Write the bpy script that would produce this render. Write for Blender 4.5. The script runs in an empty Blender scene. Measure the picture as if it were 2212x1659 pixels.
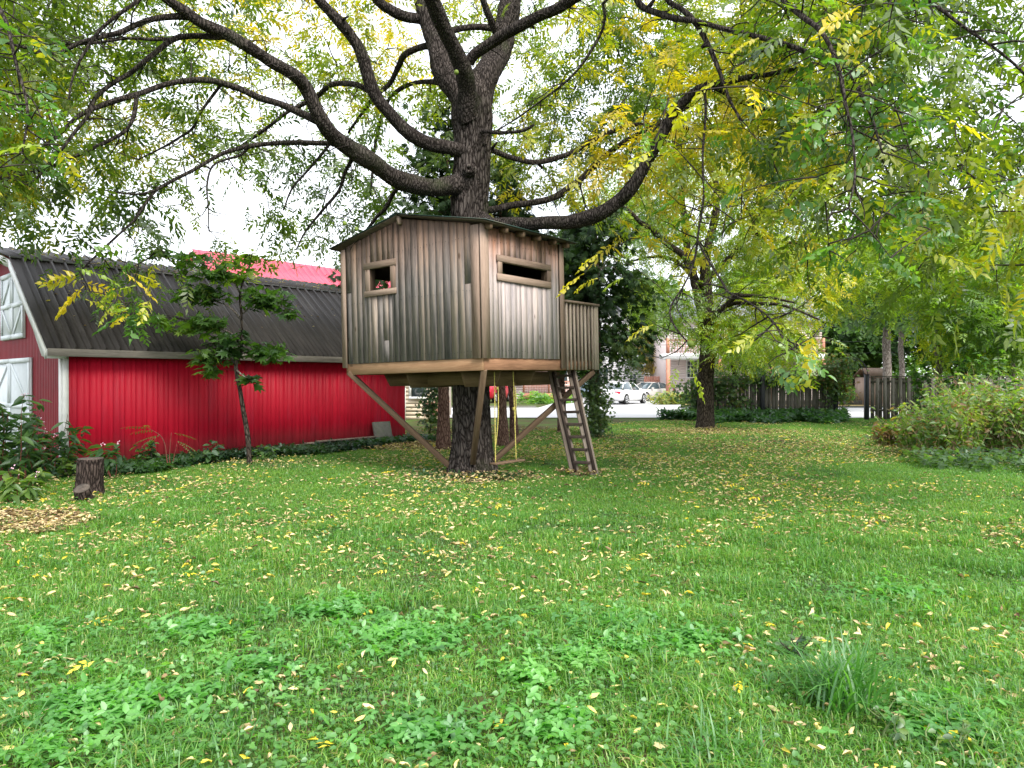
import bpy, math, random
import numpy as np
from mathutils import Vector, Matrix, noise as mnoise

S = bpy.context.scene
COL = S.collection
rng = np.random.default_rng(11)
random.seed(11)
pi = math.pi

# ------------------------------------------------------------------ camera, sky, sun, exposure
F = 1534.0; CX = 1106.0; HY = 824.0; CAMH = 1.55
cam = bpy.data.objects.new('camera', bpy.data.cameras.new('camera'))
COL.objects.link(cam)
cam.location = (0, 0, CAMH)
cam.rotation_euler = (pi/2 - math.atan(5.5/F), 0, 0)
cam.data.sensor_width = 36.0
cam.data.lens = 36.0*F/2212.0
cam.data.clip_start = 0.05
cam.data.clip_end = 2000
S.camera = cam

SUN_EL, SUN_AZ = math.radians(48), math.radians(150)    # azimuth clockwise from +Y: behind the camera to the right
world = bpy.data.worlds.new("World"); S.world = world; world.use_nodes = True
nt = world.node_tree; nt.nodes.clear()
sky = nt.nodes.new('ShaderNodeTexSky'); sky.sky_type = 'NISHITA'; sky.sun_disc = False
sky.sun_elevation = SUN_EL; sky.sun_rotation = SUN_AZ
sky.air_density = 1.0; sky.dust_density = 4.0; sky.ozone_density = 1.0
mixw = nt.nodes.new('ShaderNodeMixRGB'); mixw.inputs[0].default_value = 0.85
mixw.inputs[2].default_value = (7.6, 7.9, 8.4, 1)     # bright overcast cloud layer
tc = nt.nodes.new('ShaderNodeTexCoord')
cn = nt.nodes.new('ShaderNodeTexNoise'); cn.inputs['Scale'].default_value = 2.5; cn.inputs['Detail'].default_value = 5
crw = nt.nodes.new('ShaderNodeMapRange'); crw.inputs[1].default_value = 0.35; crw.inputs[2].default_value = 0.6
crw.inputs[3].default_value = 0.72; crw.inputs[4].default_value = 0.95
bg = nt.nodes.new('ShaderNodeBackground'); bg.inputs[1].default_value = 0.11
wo = nt.nodes.new('ShaderNodeOutputWorld')
nt.links.new(tc.outputs['Generated'], cn.inputs['Vector']); nt.links.new(cn.outputs[0], crw.inputs[0])
nt.links.new(crw.outputs[0], mixw.inputs[0])
nt.links.new(sky.outputs[0], mixw.inputs[1]); nt.links.new(mixw.outputs[0], bg.inputs[0]); nt.links.new(bg.outputs[0], wo.inputs[0])

sl = bpy.data.lights.new('sun', 'SUN'); sl.energy = 2.6; sl.angle = math.radians(28); sl.color = (1.0, 0.95, 0.86)
so = bpy.data.objects.new('sun', sl); COL.objects.link(so)
sd = Vector((math.sin(SUN_AZ)*math.cos(SUN_EL), math.cos(SUN_AZ)*math.cos(SUN_EL), math.sin(SUN_EL)))
so.rotation_euler = sd.to_track_quat('Z', 'Y').to_euler(); so.location = sd*60

S.view_settings.view_transform = 'Standard'; S.view_settings.look = 'None'
S.view_settings.gamma = 1; S.view_settings.use_curve_mapping = False
S.view_settings.exposure = 1.42
S.render.engine = 'CYCLES'
S.cycles.max_bounces = 6; S.cycles.diffuse_bounces = 4; S.cycles.transmission_bounces = 4; S.cycles.glossy_bounces = 2
S.cycles.use_denoising = True

# ------------------------------------------------------------------ helpers
def U(px, py, d):
    return np.array([(px-CX)/F*d, d, CAMH+(HY-py)/F*d])
def G(px, py):
    d = F*CAMH/(py-HY); return np.array([(px-CX)/F*d, d, 0.0])

def node_mat(name):
    m = bpy.data.materials.new(name); m.use_nodes = True
    n = m.node_tree; n.nodes.clear()
    out = n.nodes.new('ShaderNodeOutputMaterial')
    return m, n, out
def N(n, t, **kw):
    x = n.nodes.new(t)
    for k, v in kw.items():
        if k in x.inputs: x.inputs[k].default_value = v
        else: setattr(x, k, v)
    return x
def ramp(n, stops):
    r = n.nodes.new('ShaderNodeValToRGB'); e = r.color_ramp.elements
    e[0].position, e[0].color = stops[0][0], (*stops[0][1], 1)
    e[1].position, e[1].color = stops[-1][0], (*stops[-1][1], 1)
    for p, c in stops[1:-1]:
        q = e.new(p); q.color = (*c, 1)
    return r

def mat_basic(name, col, rough=0.7, var=0.25, scale=6.0, stretch=(1, 1, 1), bump=0.0, bscale=40.0, metal=0.0, dirt=None, spec=0.3, rand=0.0, dirt_at=(0.52, 0.7), splash=None):
    """procedural: noise-modulated colour, optional dirt patches and bump"""
    m, n, out = node_mat(name)
    p = N(n, 'ShaderNodeBsdfPrincipled', Roughness=rough, Metallic=metal)
    p.inputs['Specular IOR Level'].default_value = spec
    tc = N(n, 'ShaderNodeTexCoord'); mp = N(n, 'ShaderNodeMapping')
    mp.inputs['Scale'].default_value = stretch
    oi = N(n, 'ShaderNodeObjectInfo')
    va = N(n, 'ShaderNodeVectorMath', operation='SCALE'); va.inputs[0].default_value = (37, 17, 53)
    n.links.new(oi.outputs['Random'], va.inputs['Scale'])
    n.links.new(tc.outputs['Object'], mp.inputs['Vector']); n.links.new(va.outputs[0], mp.inputs['Location'])
    ns = N(n, 'ShaderNodeTexNoise', Scale=scale, Detail=6.0, Roughness=0.6)
    n.links.new(mp.outputs[0], ns.inputs['Vector'])
    c = np.array(col)
    r = ramp(n, [(0.3, tuple(c*(1-var))), (0.7, tuple(np.minimum(c*(1+var), 1)))])
    n.links.new(ns.outputs[0], r.inputs[0]); src = r.outputs[0]
    if rand:
        mr = N(n, 'ShaderNodeMapRange'); mr.inputs[3].default_value = 1-rand; mr.inputs[4].default_value = 1+rand
        n.links.new(oi.outputs['Random'], mr.inputs[0])
        mu = N(n, 'ShaderNodeVectorMath', operation='SCALE')
        n.links.new(src, mu.inputs[0]); n.links.new(mr.outputs[0], mu.inputs['Scale']); src = mu.outputs[0]
    if dirt is not None:
        n2 = N(n, 'ShaderNodeTexNoise', Scale=scale*0.4, Detail=8.0, Roughness=0.7); n.links.new(mp.outputs[0], n2.inputs['Vector'])
        mr2 = N(n, 'ShaderNodeMapRange'); mr2.inputs[1].default_value = dirt_at[0]; mr2.inputs[2].default_value = dirt_at[1]
        n.links.new(n2.outputs[0], mr2.inputs[0])
        mx = N(n, 'ShaderNodeMixRGB'); mx.inputs[2].default_value = (*dirt, 1)
        n.links.new(mr2.outputs[0], mx.inputs[0]); n.links.new(src, mx.inputs[1]); src = mx.outputs[0]
    if splash:      # soil splash and fading at the foot of the wall
        sx = N(n, 'ShaderNodeSeparateXYZ'); n.links.new(tc.outputs['Object'], sx.inputs[0])
        n5 = N(n, 'ShaderNodeTexNoise', Scale=5.0, Detail=6.0); n.links.new(tc.outputs['Object'], n5.inputs['Vector'])
        ma = N(n, 'ShaderNodeMath', operation='MULTIPLY_ADD'); ma.inputs[1].default_value = .5; n.links.new(n5.outputs[0], ma.inputs[0]); n.links.new(sx.outputs[2], ma.inputs[2])
        m6 = N(n, 'ShaderNodeMapRange'); m6.inputs[1].default_value = .30; m6.inputs[2].default_value = .85; m6.inputs[3].default_value = .6; m6.inputs[4].default_value = 0
        n.links.new(ma.outputs[0], m6.inputs[0]); mx = N(n, 'ShaderNodeMixRGB'); mx.inputs[2].default_value = (*splash, 1)
        n.links.new(m6.outputs[0], mx.inputs[0]); n.links.new(src, mx.inputs[1]); src = mx.outputs[0]
    n.links.new(src, p.inputs['Base Color'])
    if bump:
        n3 = N(n, 'ShaderNodeTexNoise', Scale=bscale, Detail=5.0); n.links.new(mp.outputs[0], n3.inputs['Vector'])
        b = N(n, 'ShaderNodeBump', Strength=bump, Distance=0.02); n.links.new(n3.outputs[0], b.inputs['Height'])
        n.links.new(b.outputs[0], p.inputs['Normal'])
    n.links.new(p.outputs[0], out.inputs[0]); return m

def mat_wood(name, stops, grain=1.0, rough=0.85, axis='z', topstain=None):
    """weathered board: streaky grain along one axis, knots, each board its own tone"""
    m, n, out = node_mat(name)
    p = N(n, 'ShaderNodeBsdfPrincipled', Roughness=rough); p.inputs['Specular IOR Level'].default_value = 0.2
    tc = N(n, 'ShaderNodeTexCoord'); oi = N(n, 'ShaderNodeObjectInfo')
    va = N(n, 'ShaderNodeVectorMath', operation='SCALE'); va.inputs[0].default_value = (91, 47, 73)
    n.links.new(oi.outputs['Random'], va.inputs['Scale'])
    mp = N(n, 'ShaderNodeMapping'); sc = {'x': (.07, 1, 1), 'y': (1, .07, 1), 'z': (1, 1, .07)}[axis]
    mp.inputs['Scale'].default_value = sc
    n.links.new(tc.outputs['Object'], mp.inputs['Vector']); n.links.new(va.outputs[0], mp.inputs['Location'])
    n1 = N(n, 'ShaderNodeTexNoise', Scale=11.0, Detail=7.0, Roughness=0.7, Distortion=0.4); n.links.new(mp.outputs[0], n1.inputs['Vector'])
    n2 = N(n, 'ShaderNodeTexNoise', Scale=70.0*grain, Detail=3.0, Roughness=.7); n.links.new(mp.outputs[0], n2.inputs['Vector'])
    ad = N(n, 'ShaderNodeMath', operation='MULTIPLY_ADD'); ad.inputs[1].default_value = 0.42
    n.links.new(n2.outputs[0], ad.inputs[0]); 
    sb = N(n, 'ShaderNodeMath', operation='SUBTRACT'); sb.inputs[1].default_value = 0.21
    n.links.new(n1.outputs[0], sb.inputs[0]); n.links.new(sb.outputs[0], ad.inputs[2])
    mr = N(n, 'ShaderNodeMapRange'); mr.inputs[3].default_value = -0.11; mr.inputs[4].default_value = 0.12
    n.links.new(oi.outputs['Random'], mr.inputs[0])
    a2 = N(n, 'ShaderNodeMath', operation='ADD'); n.links.new(ad.outputs[0], a2.inputs[0]); n.links.new(mr.outputs[0], a2.inputs[1])
    r = ramp(n, stops); n.links.new(a2.outputs[0], r.inputs[0]); src = r.outputs[0]
    # knots
    mk = N(n, 'ShaderNodeMapping'); s2 = {'x': (.45, 1, 1), 'y': (1, .45, 1), 'z': (1, 1, .45)}[axis]; mk.inputs['Scale'].default_value = s2
    n.links.new(tc.outputs['Object'], mk.inputs['Vector']); n.links.new(va.outputs[0], mk.inputs['Location'])
    vo = N(n, 'ShaderNodeTexVoronoi', Scale=3.6); n.links.new(mk.outputs[0], vo.inputs['Vector'])
    kr = N(n, 'ShaderNodeMapRange'); kr.inputs[1].default_value = 0.05; kr.inputs[2].default_value = 0.10; kr.inputs[3].default_value = 0.75; kr.inputs[4].default_value = 0.0
    n.links.new(vo.outputs['Distance'], kr.inputs[0])
    mx = N(n, 'ShaderNodeMixRGB'); mx.inputs[2].default_value = (.06, .035, .02, 1)
    n.links.new(kr.outputs[0], mx.inputs[0]); n.links.new(src, mx.inputs[1]); src = mx.outputs[0]
    if topstain is not None:
        z0, z1, colr, amt = topstain      # boards kept brown and tannin-stained where the eave keeps the rain off
        ge = N(n, 'ShaderNodeTexCoord'); sx = N(n, 'ShaderNodeSeparateXYZ'); n.links.new(ge.outputs['Object'], sx.inputs[0])
        n4 = N(n, 'ShaderNodeTexNoise', Scale=7.0, Detail=3.0); n.links.new(mp.outputs[0], n4.inputs['Vector'])
        m4 = N(n, 'ShaderNodeMath', operation='MULTIPLY_ADD'); m4.inputs[1].default_value = 0.8
        n.links.new(n4.outputs[0], m4.inputs[0]); n.links.new(sx.outputs[2], m4.inputs[2])
        m5 = N(n, 'ShaderNodeMapRange'); m5.inputs[1].default_value = z0+.4; m5.inputs[2].default_value = z1+.4; m5.inputs[4].default_value = amt
        n.links.new(m4.outputs[0], m5.inputs[0])
        mm = N(n, 'ShaderNodeMixRGB'); mm.blend_type = 'MIX'
        mult = N(n, 'ShaderNodeMixRGB'); mult.blend_type = 'MULTIPLY'; mult.inputs[0].default_value = 1; mult.inputs[2].default_value = (*colr, 1)
        n.links.new(src, mult.inputs[1]); n.links.new(m5.outputs[0], mm.inputs[0]); n.links.new(src, mm.inputs[1]); n.links.new(mult.outputs[0], mm.inputs[2]); src = mm.outputs[0]
    n.links.new(src, p.inputs['Base Color'])
    b = N(n, 'ShaderNodeBump', Strength=0.35, Distance=0.006); n.links.new(a2.outputs[0], b.inputs['Height']); n.links.new(b.outputs[0], p.inputs['Normal'])
    n.links.new(p.outputs[0], out.inputs[0]); return m

def mat_leaf(name, trans=0.45, attr=True, cols=None, rough=0.5, gloss=0.06, patch=None):
    m, n, out = node_mat(name)
    if attr:
        a = N(n, 'ShaderNodeAttribute', attribute_name='col'); src = a.outputs['Color']
    else:
        oi = N(n, 'ShaderNodeObjectInfo'); r = ramp(n, cols); n.links.new(oi.outputs['Random'], r.inputs[0]); src = r.outputs[0]
    if patch:
        ge = N(n, 'ShaderNodeNewGeometry'); ns = N(n, 'ShaderNodeTexNoise', Scale=patch[0], Detail=4.0)
        n.links.new(ge.outputs['Position'], ns.inputs['Vector'])
        mr = N(n, 'ShaderNodeMapRange'); mr.inputs[1].default_value = .35; mr.inputs[2].default_value = .65
        n.links.new(ns.outputs[0], mr.inputs[0])
        mu = N(n, 'ShaderNodeMixRGB'); mu.blend_type = 'MULTIPLY'; mu.inputs[2].default_value = (*patch[1], 1)
        n.links.new(mr.outputs[0], mu.inputs[0]); n.links.new(src, mu.inputs[1]); src = mu.outputs[0]
    d = N(n, 'ShaderNodeBsdfDiffuse'); t = N(n, 'ShaderNodeBsdfTranslucent'); g = N(n, 'ShaderNodeBsdfGlossy', Roughness=rough)
    g.inputs[0].default_value = (.8, .85, .9, 1)
    tg = N(n, 'ShaderNodeMixRGB'); tg.blend_type = 'MULTIPLY'; tg.inputs[0].default_value = 1; tg.inputs[2].default_value = (1.75, 1.85, .75, 1)
    n.links.new(src, d.inputs[0]); n.links.new(src, tg.inputs[1]); n.links.new(tg.outputs[0], t.inputs[0])
    m1 = N(n, 'ShaderNodeMixShader'); m1.inputs[0].default_value = trans
    n.links.new(d.outputs[0], m1.inputs[1]); n.links.new(t.outputs[0], m1.inputs[2])
    m2 = N(n, 'ShaderNodeMixShader'); m2.inputs[0].default_value = gloss
    n.links.new(m1.outputs[0], m2.inputs[1]); n.links.new(g.outputs[0], m2.inputs[2])
    n.links.new(m2.outputs[0], out.inputs[0]); return m

def mat_bark(name, dark, light, scale=14.0, moss=None):
    m, n, out = node_mat(name)
    p = N(n, 'ShaderNodeBsdfPrincipled', Roughness=0.95); p.inputs['Specular IOR Level'].default_value = 0.1
    tc = N(n, 'ShaderNodeTexCoord'); mp = N(n, 'ShaderNodeMapping'); mp.inputs['Scale'].default_value = (1, 1, .22)
    n.links.new(tc.outputs['Object'], mp.inputs['Vector'])
    w = N(n, 'ShaderNodeTexNoise', Scale=5.0, Detail=3.0); n.links.new(mp.outputs[0], w.inputs['Vector'])
    wm = N(n, 'ShaderNodeMixRGB'); wm.blend_type = 'ADD'; wm.inputs[0].default_value = .12
    n.links.new(mp.outputs[0], wm.inputs[1]); n.links.new(w.outputs['Color'], wm.inputs[2])
    v = N(n, 'ShaderNodeTexVoronoi', Scale=scale, feature='DISTANCE_TO_EDGE'); n.links.new(wm.outputs[0], v.inputs['Vector'])
    n2 = N(n, 'ShaderNodeTexNoise', Scale=scale*2.2, Detail=8.0, Roughness=.7); n.links.new(wm.outputs[0], n2.inputs['Vector'])
    mu = N(n, 'ShaderNodeMath', operation='MULTIPLY'); 
    sr = N(n, 'ShaderNodeMapRange'); sr.inputs[2].default_value = .25; n.links.new(v.outputs['Distance'], sr.inputs[0])
    n.links.new(sr.outputs[0], mu.inputs[0]); n.links.new(n2.outputs[0], mu.inputs[1])
    r = ramp(n, [(0.05, dark), (0.3, tuple((np.array(dark)+np.array(light))/2)), (0.6, light)]); n.links.new(mu.outputs[0], r.inputs[0]); src = r.outputs[0]
    if moss:
        n3 = N(n, 'ShaderNodeTexNoise', Scale=2.0, Detail=6.0); n.links.new(tc.outputs['Object'], n3.inputs['Vector'])
        q = N(n, 'ShaderNodeMapRange'); q.inputs[1].default_value = .55; q.inputs[2].default_value = .75; q.inputs[4].default_value = .5
        n.links.new(n3.outputs[0], q.inputs[0]); mx = N(n, 'ShaderNodeMixRGB'); mx.inputs[2].default_value = (*moss, 1)
        n.links.new(q.outputs[0], mx.inputs[0]); n.links.new(src, mx.inputs[1]); src = mx.outputs[0]
    n.links.new(src, p.inputs['Base Color'])
    b = N(n, 'ShaderNodeBump', Strength=1.0, Distance=0.03); n.links.new(mu.outputs[0], b.inputs['Height']); n.links.new(b.outputs[0], p.inputs['Normal'])
    n.links.new(p.outputs[0], out.inputs[0]); return m

def tag(o, label=None, cat=None, group=None, kind=None):
    if label: o['label'] = label
    if cat: o['category'] = cat
    if group: o['group'] = group
    if kind: o['kind'] = kind
    return o
def empty(name, loc=(0, 0, 0), rz=0.0, label=None, cat=None, group=None):
    o = bpy.data.objects.new(name, None); COL.objects.link(o); o.location = loc; o.rotation_euler = (0, 0, rz)
    o.empty_display_size = .2
    return tag(o, label, cat, group)
def link(name, me, parent=None, mat=None):
    o = bpy.data.objects.new(name, me); COL.objects.link(o)
    if parent is not None: o.parent = parent
    if mat is not None and not me.materials: me.materials.append(mat)
    return o
def npmesh(name, V, Fc, mat=None, parent=None, col=None, smooth=False, linkit=True):
    """V (n,3); Fc list of (m,k) arrays"""
    if isinstance(Fc, np.ndarray): Fc = [Fc]
    me = bpy.data.meshes.new(name); V = np.asarray(V, dtype=np.float32)
    me.vertices.add(len(V)); me.vertices.foreach_set('co', V.ravel())
    idx = np.concatenate([f.ravel() for f in Fc]).astype(np.int32)
    tot = np.concatenate([np.full(len(f), f.shape[1]) for f in Fc]); st = np.concatenate([[0], np.cumsum(tot)[:-1]]).astype(np.int32)
    me.loops.add(len(idx)); me.loops.foreach_set('vertex_index', idx)
    me.polygons.add(len(tot)); me.polygons.foreach_set('loop_start', st)
    if smooth: me.polygons.foreach_set('use_smooth', np.ones(len(tot), dtype=bool))
    me.update(calc_edges=True)
    if col is not None:
        a = me.color_attributes.new('col', 'FLOAT_COLOR', 'POINT')
        c = np.ones((len(V), 4), dtype=np.float32); c[:, :3] = col; a.data.foreach_set('color', c.ravel())
    if mat is not None: me.materials.append(mat)
    if not linkit: return me
    return link(name, me, parent)

BOXF = np.array([[0, 3, 2, 1], [4, 5, 6, 7], [0, 1, 5, 4], [1, 2, 6, 5], [2, 3, 7, 6], [3, 0, 4, 7]])
class MB:
    def __init__(s): s.V = []; s.F = {}; s.n = 0
    def add(s, V, Fc):
        V = np.asarray(V, float); Fc = np.asarray(Fc)
        s.V.append(V); s.F.setdefault(Fc.shape[1], []).append(Fc+s.n); s.n += len(V); return s
    def box(s, x0, x1, y0, y1, z0, z1):
        return s.add([[x0, y0, z0], [x1, y0, z0], [x1, y1, z0], [x0, y1, z0], [x0, y0, z1], [x1, y0, z1], [x1, y1, z1], [x0, y1, z1]], BOXF)
    def hexa(s, pts): return s.add(pts, BOXF)
    def beam(s, a, b, w, h, up=(0, 0, 1)):
        a = np.array(a, float); b = np.array(b, float); d = b-a; d /= np.linalg.norm(d)
        u = np.cross(d, up); u /= np.linalg.norm(u)+1e-9; v = np.cross(u, d)
        p = []
        for q in (a, b):
            for su, sv in ((-1, -1), (1, -1), (1, 1), (-1, 1)): p.append(q+u*su*w/2+v*sv*h/2)
        p = np.array(p)
        return s.add(p, np.array([[0, 1, 2, 3], [4, 7, 6, 5], [0, 4, 5, 1], [1, 5, 6, 2], [2, 6, 7, 3], [3, 7, 4, 0]]))
    def prism(s, poly, axis, a0, a1):
        """poly list of 2d; extruded along axis ('x','y','z')"""
        n = len(poly); out = []
        for a in (a0, a1):
            for (p, q) in poly:
                out.append({'x': (a, p, q), 'y': (p, a, q), 'z': (p, q, a)}[axis])
        s.add(out, np.array([[i, (i+1) % n, n+(i+1) % n, n+i] for i in range(n)]))
        base = s.n-2*n
        s.F.setdefault(n, []).append(np.array([[base+i for i in range(n-1, -1, -1)], [base+n+i for i in range(n)]]))
        return s
    def tube(s, P, R, sides=8, cap=True):
        P = np.asarray(P, float); n = len(P); R = np.broadcast_to(np.asarray(R, float), (n,))
        V, Fq = tube_geo(P, R, sides); b = s.n; s.add(V, Fq)
        if cap:
            s.F.setdefault(sides, []).append(np.array([[b+i for i in range(sides)], [b+(n-1)*sides+i for i in range(sides-1, -1, -1)]]))
        return s
    def build(s, name, mat, parent=None, smooth=False, linkit=True, bevel=0):
        o = npmesh(name, np.concatenate(s.V), [np.concatenate(f) for f in s.F.values()], mat, parent, smooth=smooth, linkit=linkit)
        if bevel and linkit:
            mo = o.modifiers.new('bevel', 'BEVEL'); mo.width = bevel; mo.segments = 1; mo.limit_method = 'ANGLE'
        return o

def frames(P):
    n = len(P); T = np.gradient(P, axis=0); T /= np.linalg.norm(T, axis=1)[:, None]+1e-12
    ref = np.array([1., 0, 0]) if abs(T[0][0]) < .8 else np.array([0, 1., 0])
    u = np.cross(T[0], ref); u /= np.linalg.norm(u); Us = [u]
    for i in range(1, n):
        u = u - T[i]*np.dot(u, T[i]); u /= np.linalg.norm(u)+1e-12; Us.append(u)
    Us = np.array(Us); return T, Us, np.cross(T, Us)
def tube_geo(P, R, sides):
    n = len(P); T, A, B = frames(P)
    th = np.arange(sides)*2*pi/sides
    V = P[:, None, :] + R[:, None, None]*(np.cos(th)[None, :, None]*A[:, None, :] + np.sin(th)[None, :, None]*B[:, None, :])
    i = np.arange(n-1)[:, None]*sides; j = np.arange(sides)[None, :]; k = (j+1) % sides
    Fq = np.stack([i+j, i+k, i+sides+k, i+sides+j], -1).reshape(-1, 4)[:, ::-1]
    return V.reshape(-1, 3), Fq
def spline(P, R, step):
    P = np.asarray(P, float); R = np.asarray(R, float)
    Q = np.vstack([2*P[0]-P[1], P, 2*P[-1]-P[-2]]); RR = np.concatenate([[R[0]], R, [R[-1]]])
    op, orr = [], []
    for i in range(1, len(Q)-2):
        L = np.linalg.norm(Q[i+1]-Q[i]); m = max(2, int(L/step))
        for t in np.arange(m)/m:
            a, b, c, d = Q[i-1], Q[i], Q[i+1], Q[i+2]
            op.append(.5*((2*b)+(c-a)*t+(2*a-5*b+4*c-d)*t*t+(3*b-a-3*c+d)*t**3)); orr.append(RR[i]*(1-t)+RR[i+1]*t)
    op.append(P[-1]); orr.append(R[-1]); return np.array(op), np.array(orr)
def limb_mesh(name, P, R, mat, parent, sides=14, step=.06, amp=.12, freq=9.0, wob=0.012):
    P, R = spline(P, R, step)
    if wob:
        for i in range(1, len(P)-1):
            q = mnoise.noise_vector(Vector(P[i]*1.7)); P[i] += np.array(q)*min(wob*3.2, R[i]*.6); R[i] *= 1+.13*mnoise.noise(Vector(P[i]*2.6))
    V, Fq = tube_geo(P, R, sides)
    if amp:
        C = np.repeat(P, sides, axis=0); RR = np.repeat(R, sides); D = V-C
        s = np.empty(len(V)); seg = np.repeat(np.concatenate([[0], np.cumsum(np.linalg.norm(np.diff(P, axis=0), axis=1))]), sides)
        Dn = D/np.linalg.norm(D, axis=1)[:, None]
        for i in range(len(V)):
            f = freq*RR[i]*3
            a = mnoise.noise(Vector((Dn[i][0]*f, Dn[i][1]*f, Dn[i][2]*f+seg[i]*freq*.35)))
            b = mnoise.noise(Vector((D[i][0]*4, D[i][1]*4, seg[i]*1.2+7)))
            s[i] = 1 - amp*abs(a)*1.6 + amp*.5*b + amp*.3
        V = C + D*s[:, None]
    b = len(V); V = np.vstack([V, P[-1][None]])
    k = len(V)-1-sides
    cap = np.array([[k+(j+1) % sides, k+j, b] for j in range(sides)])
    o = npmesh(name, V, [Fq, cap], mat, parent, smooth=True)
    return o, P, R

# leaf templates: rachis along +X, blade normal +Z
def T_pinnate(pairs, L=1.0, ll=.26, lw=.085, droop=.25, ang=62, start=.18, hi=False, terminal=True):
    V = []; Fc = []
    def leaflet(p, d, s=1.0):
        d = np.array(d, float); d /= np.linalg.norm(d); w = np.cross([0, 0, 1], d); b = len(V)
        l = ll*s; h = lw*s/2
        if hi:
            V.extend([p, p+d*l*.3+w*h*.9+[0, 0, .012], p+d*l*.65+w*h*.75, p+d*l+[0, 0, -.03*s], p+d*l*.65-w*h*.75, p+d*l*.3-w*h*.9+[0, 0, .012], p+d*l*.5+[0, 0, -.008]])
            Fc.extend([[b, b+6, b+2, b+1], [b+6, b+3, b+3+0, b+2][:3]+[b+2], [b, b+5, b+4, b+6], [b+6, b+4, b+3, b+3]][:1])
            Fc.append([b, b+5, b+4, b+6]); Fc.append([b+6, b+4, b+3, b+2])
        else:
            V.extend([p, p+d*l*.42+w*h, p+d*l+[0, 0, -.02], p+d*l*.42-w*h]); Fc.append([b, b+3, b+2, b+1])
    def rp(t): return np.array([t*L, 0, -droop*t*t*L])
    for i in range(pairs):
        t = start+(1-start)*(i/(pairs-.0)); s = .75+.35*math.sin(pi*(.15+.8*i/pairs))
        a = math.radians(ang-14*i/pairs)
        for sg in (1, -1): leaflet(rp(t+(.012 if sg > 0 else -.012)), (math.cos(a), sg*math.sin(a), -.22-.1*((i*7+sg) % 3)), s)
    if terminal: leaflet(rp(1.0), (1, .05, -.35), .9)
    if hi:
        for i in range(4):
            a, b2 = rp(i/4), rp((i+1)/4); b = len(V); w = np.array([0, .006, 0])
            V.extend([a-w, b2-w*.7, b2+w*.7, a+w]); Fc.append([b, b+1, b+2, b+3])
    return np.array(V), np.array(Fc)
def T_ovate(n=1, w=.6):
    V = np.array([[0, 0, 0], [.3, w*.5, .05], [.7, w*.36, .02], [1, 0, -.1], [.7, -w*.36, .02], [.3, -w*.5, .05]])
    return V, np.array([[0, 5, 4, 3], [0, 3, 2, 1]])
def T_lobed():
    a = []; spec = [(-150, .45), (-115, .28), (-95, .78), (-62, .42), (-42, 1.0-.05), (-22, .5), (0, 1.12), (22, .5), (42, .95), (62, .42), (95, .78), (115, .28), (150, .45)]
    V = [[0, 0, 0]]+[[r*math.cos(math.radians(t))*.6+.25, r*math.sin(math.radians(t))*.6, -.12*r*r] for t, r in spec]
    return np.array(V), np.array([[0, i, i+1] for i in range(1, len(spec))]+[[0, len(spec), 1]])
def T_tri():
    V = []; Fc = []
    for a in (-75, 0, 75):
        c, s = math.cos(math.radians(a)), math.sin(math.radians(a))
        pts = [(0.05, 0), (.35, .27), (.75, .2), (1, 0), (.75, -.2), (.35, -.27)]; b = len(V)
        for x, y in pts: V.append([x*c-y*s, x*s+y*c, .12*x-.25*x*x])
        Fc += [[b, b+5, b+4, b+3], [b, b+3, b+2, b+1]]
    return np.array(V), np.array(Fc)
def T_spray():
    V = []; Fc = []
    for i, (a, l) in enumerate([(0, 1), (28, .85), (-28, .85), (52, .6), (-52, .6), (14, .95), (-14, .95)]):
        c, s = math.cos(math.radians(a)), math.sin(math.radians(a)); b = len(V); w = .07
        V += [[.02*c, .02*s, 0], [.5*l*c-w*s, .5*l*s+w*c, -.03], [l*c, l*s, -.3*l], [.5*l*c+w*s, .5*l*s-w*c, -.03]]; Fc.append([b, b+3, b+2, b+1])
    return np.array(V), np.array(Fc)
def batch(T, pos, X, Zr, scale, col, jitter=.12):
    """instances of a template baked into arrays; X direction, Zr approx normal"""
    Vt, Ft = T; Nn = len(pos); X = X/np.linalg.norm(X, axis=1)[:, None]
    Y = np.cross(Zr, X); Y /= np.linalg.norm(Y, axis=1)[:, None]+1e-9; Z = np.cross(X, Y)
    s = np.asarray(scale)[:, None, None]
    V = pos[:, None, :] + s*(Vt[None, :, 0:1]*X[:, None, :]+Vt[None, :, 1:2]*Y[:, None, :]+Vt[None, :, 2:3]*Z[:, None, :])
    Fc = (Ft[None]+(np.arange(Nn)*len(Vt))[:, None, None]).reshape(-1, Ft.shape[1])
    c = np.repeat(col[:, None, :], len(Vt), axis=1); c = c*(1+jitter*rng.standard_normal((Nn, len(Vt), 1)))
    return V.reshape(-1, 3), Fc, np.clip(c, .003, 1).reshape(-1, 3)
def jit(T, pos_amp=.012, seed=0):
    r = np.random.default_rng(seed); V, Fc = T; V = V.copy(); k = Fc.shape[1]
    for f in Fc[:]:
        if k == 4 and len(set(f)) == 4:
            o = r.standard_normal(3)*pos_amp; sc = r.uniform(.75, 1.15); b = V[f[0]].copy(); a = r.normal(0, .22); c, s_ = math.cos(a), math.sin(a)
            for q in f[1:]:
                d = (V[q]-b)*sc; V[q] = b+np.array([d[0]*c-d[1]*s_, d[0]*s_+d[1]*c, d[2]+r.normal(0, .02)])+o
    return V, Fc
def batchv(Ts, pos, X, Zr, scale, col, jitter=.12):
    k = rng.integers(0, len(Ts), len(pos)); return merge([batch(Ts[i], pos[k == i], X[k == i], Zr[k == i], np.asarray(scale)[k == i], col[k == i], jitter) for i in range(len(Ts)) if (k == i).any()])
def rdir(n, zlo=-.6, zhi=.3):
    a = rng.random(n)*2*pi; return np.stack([np.cos(a), np.sin(a), rng.uniform(zlo, zhi, n)], 1)
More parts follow.
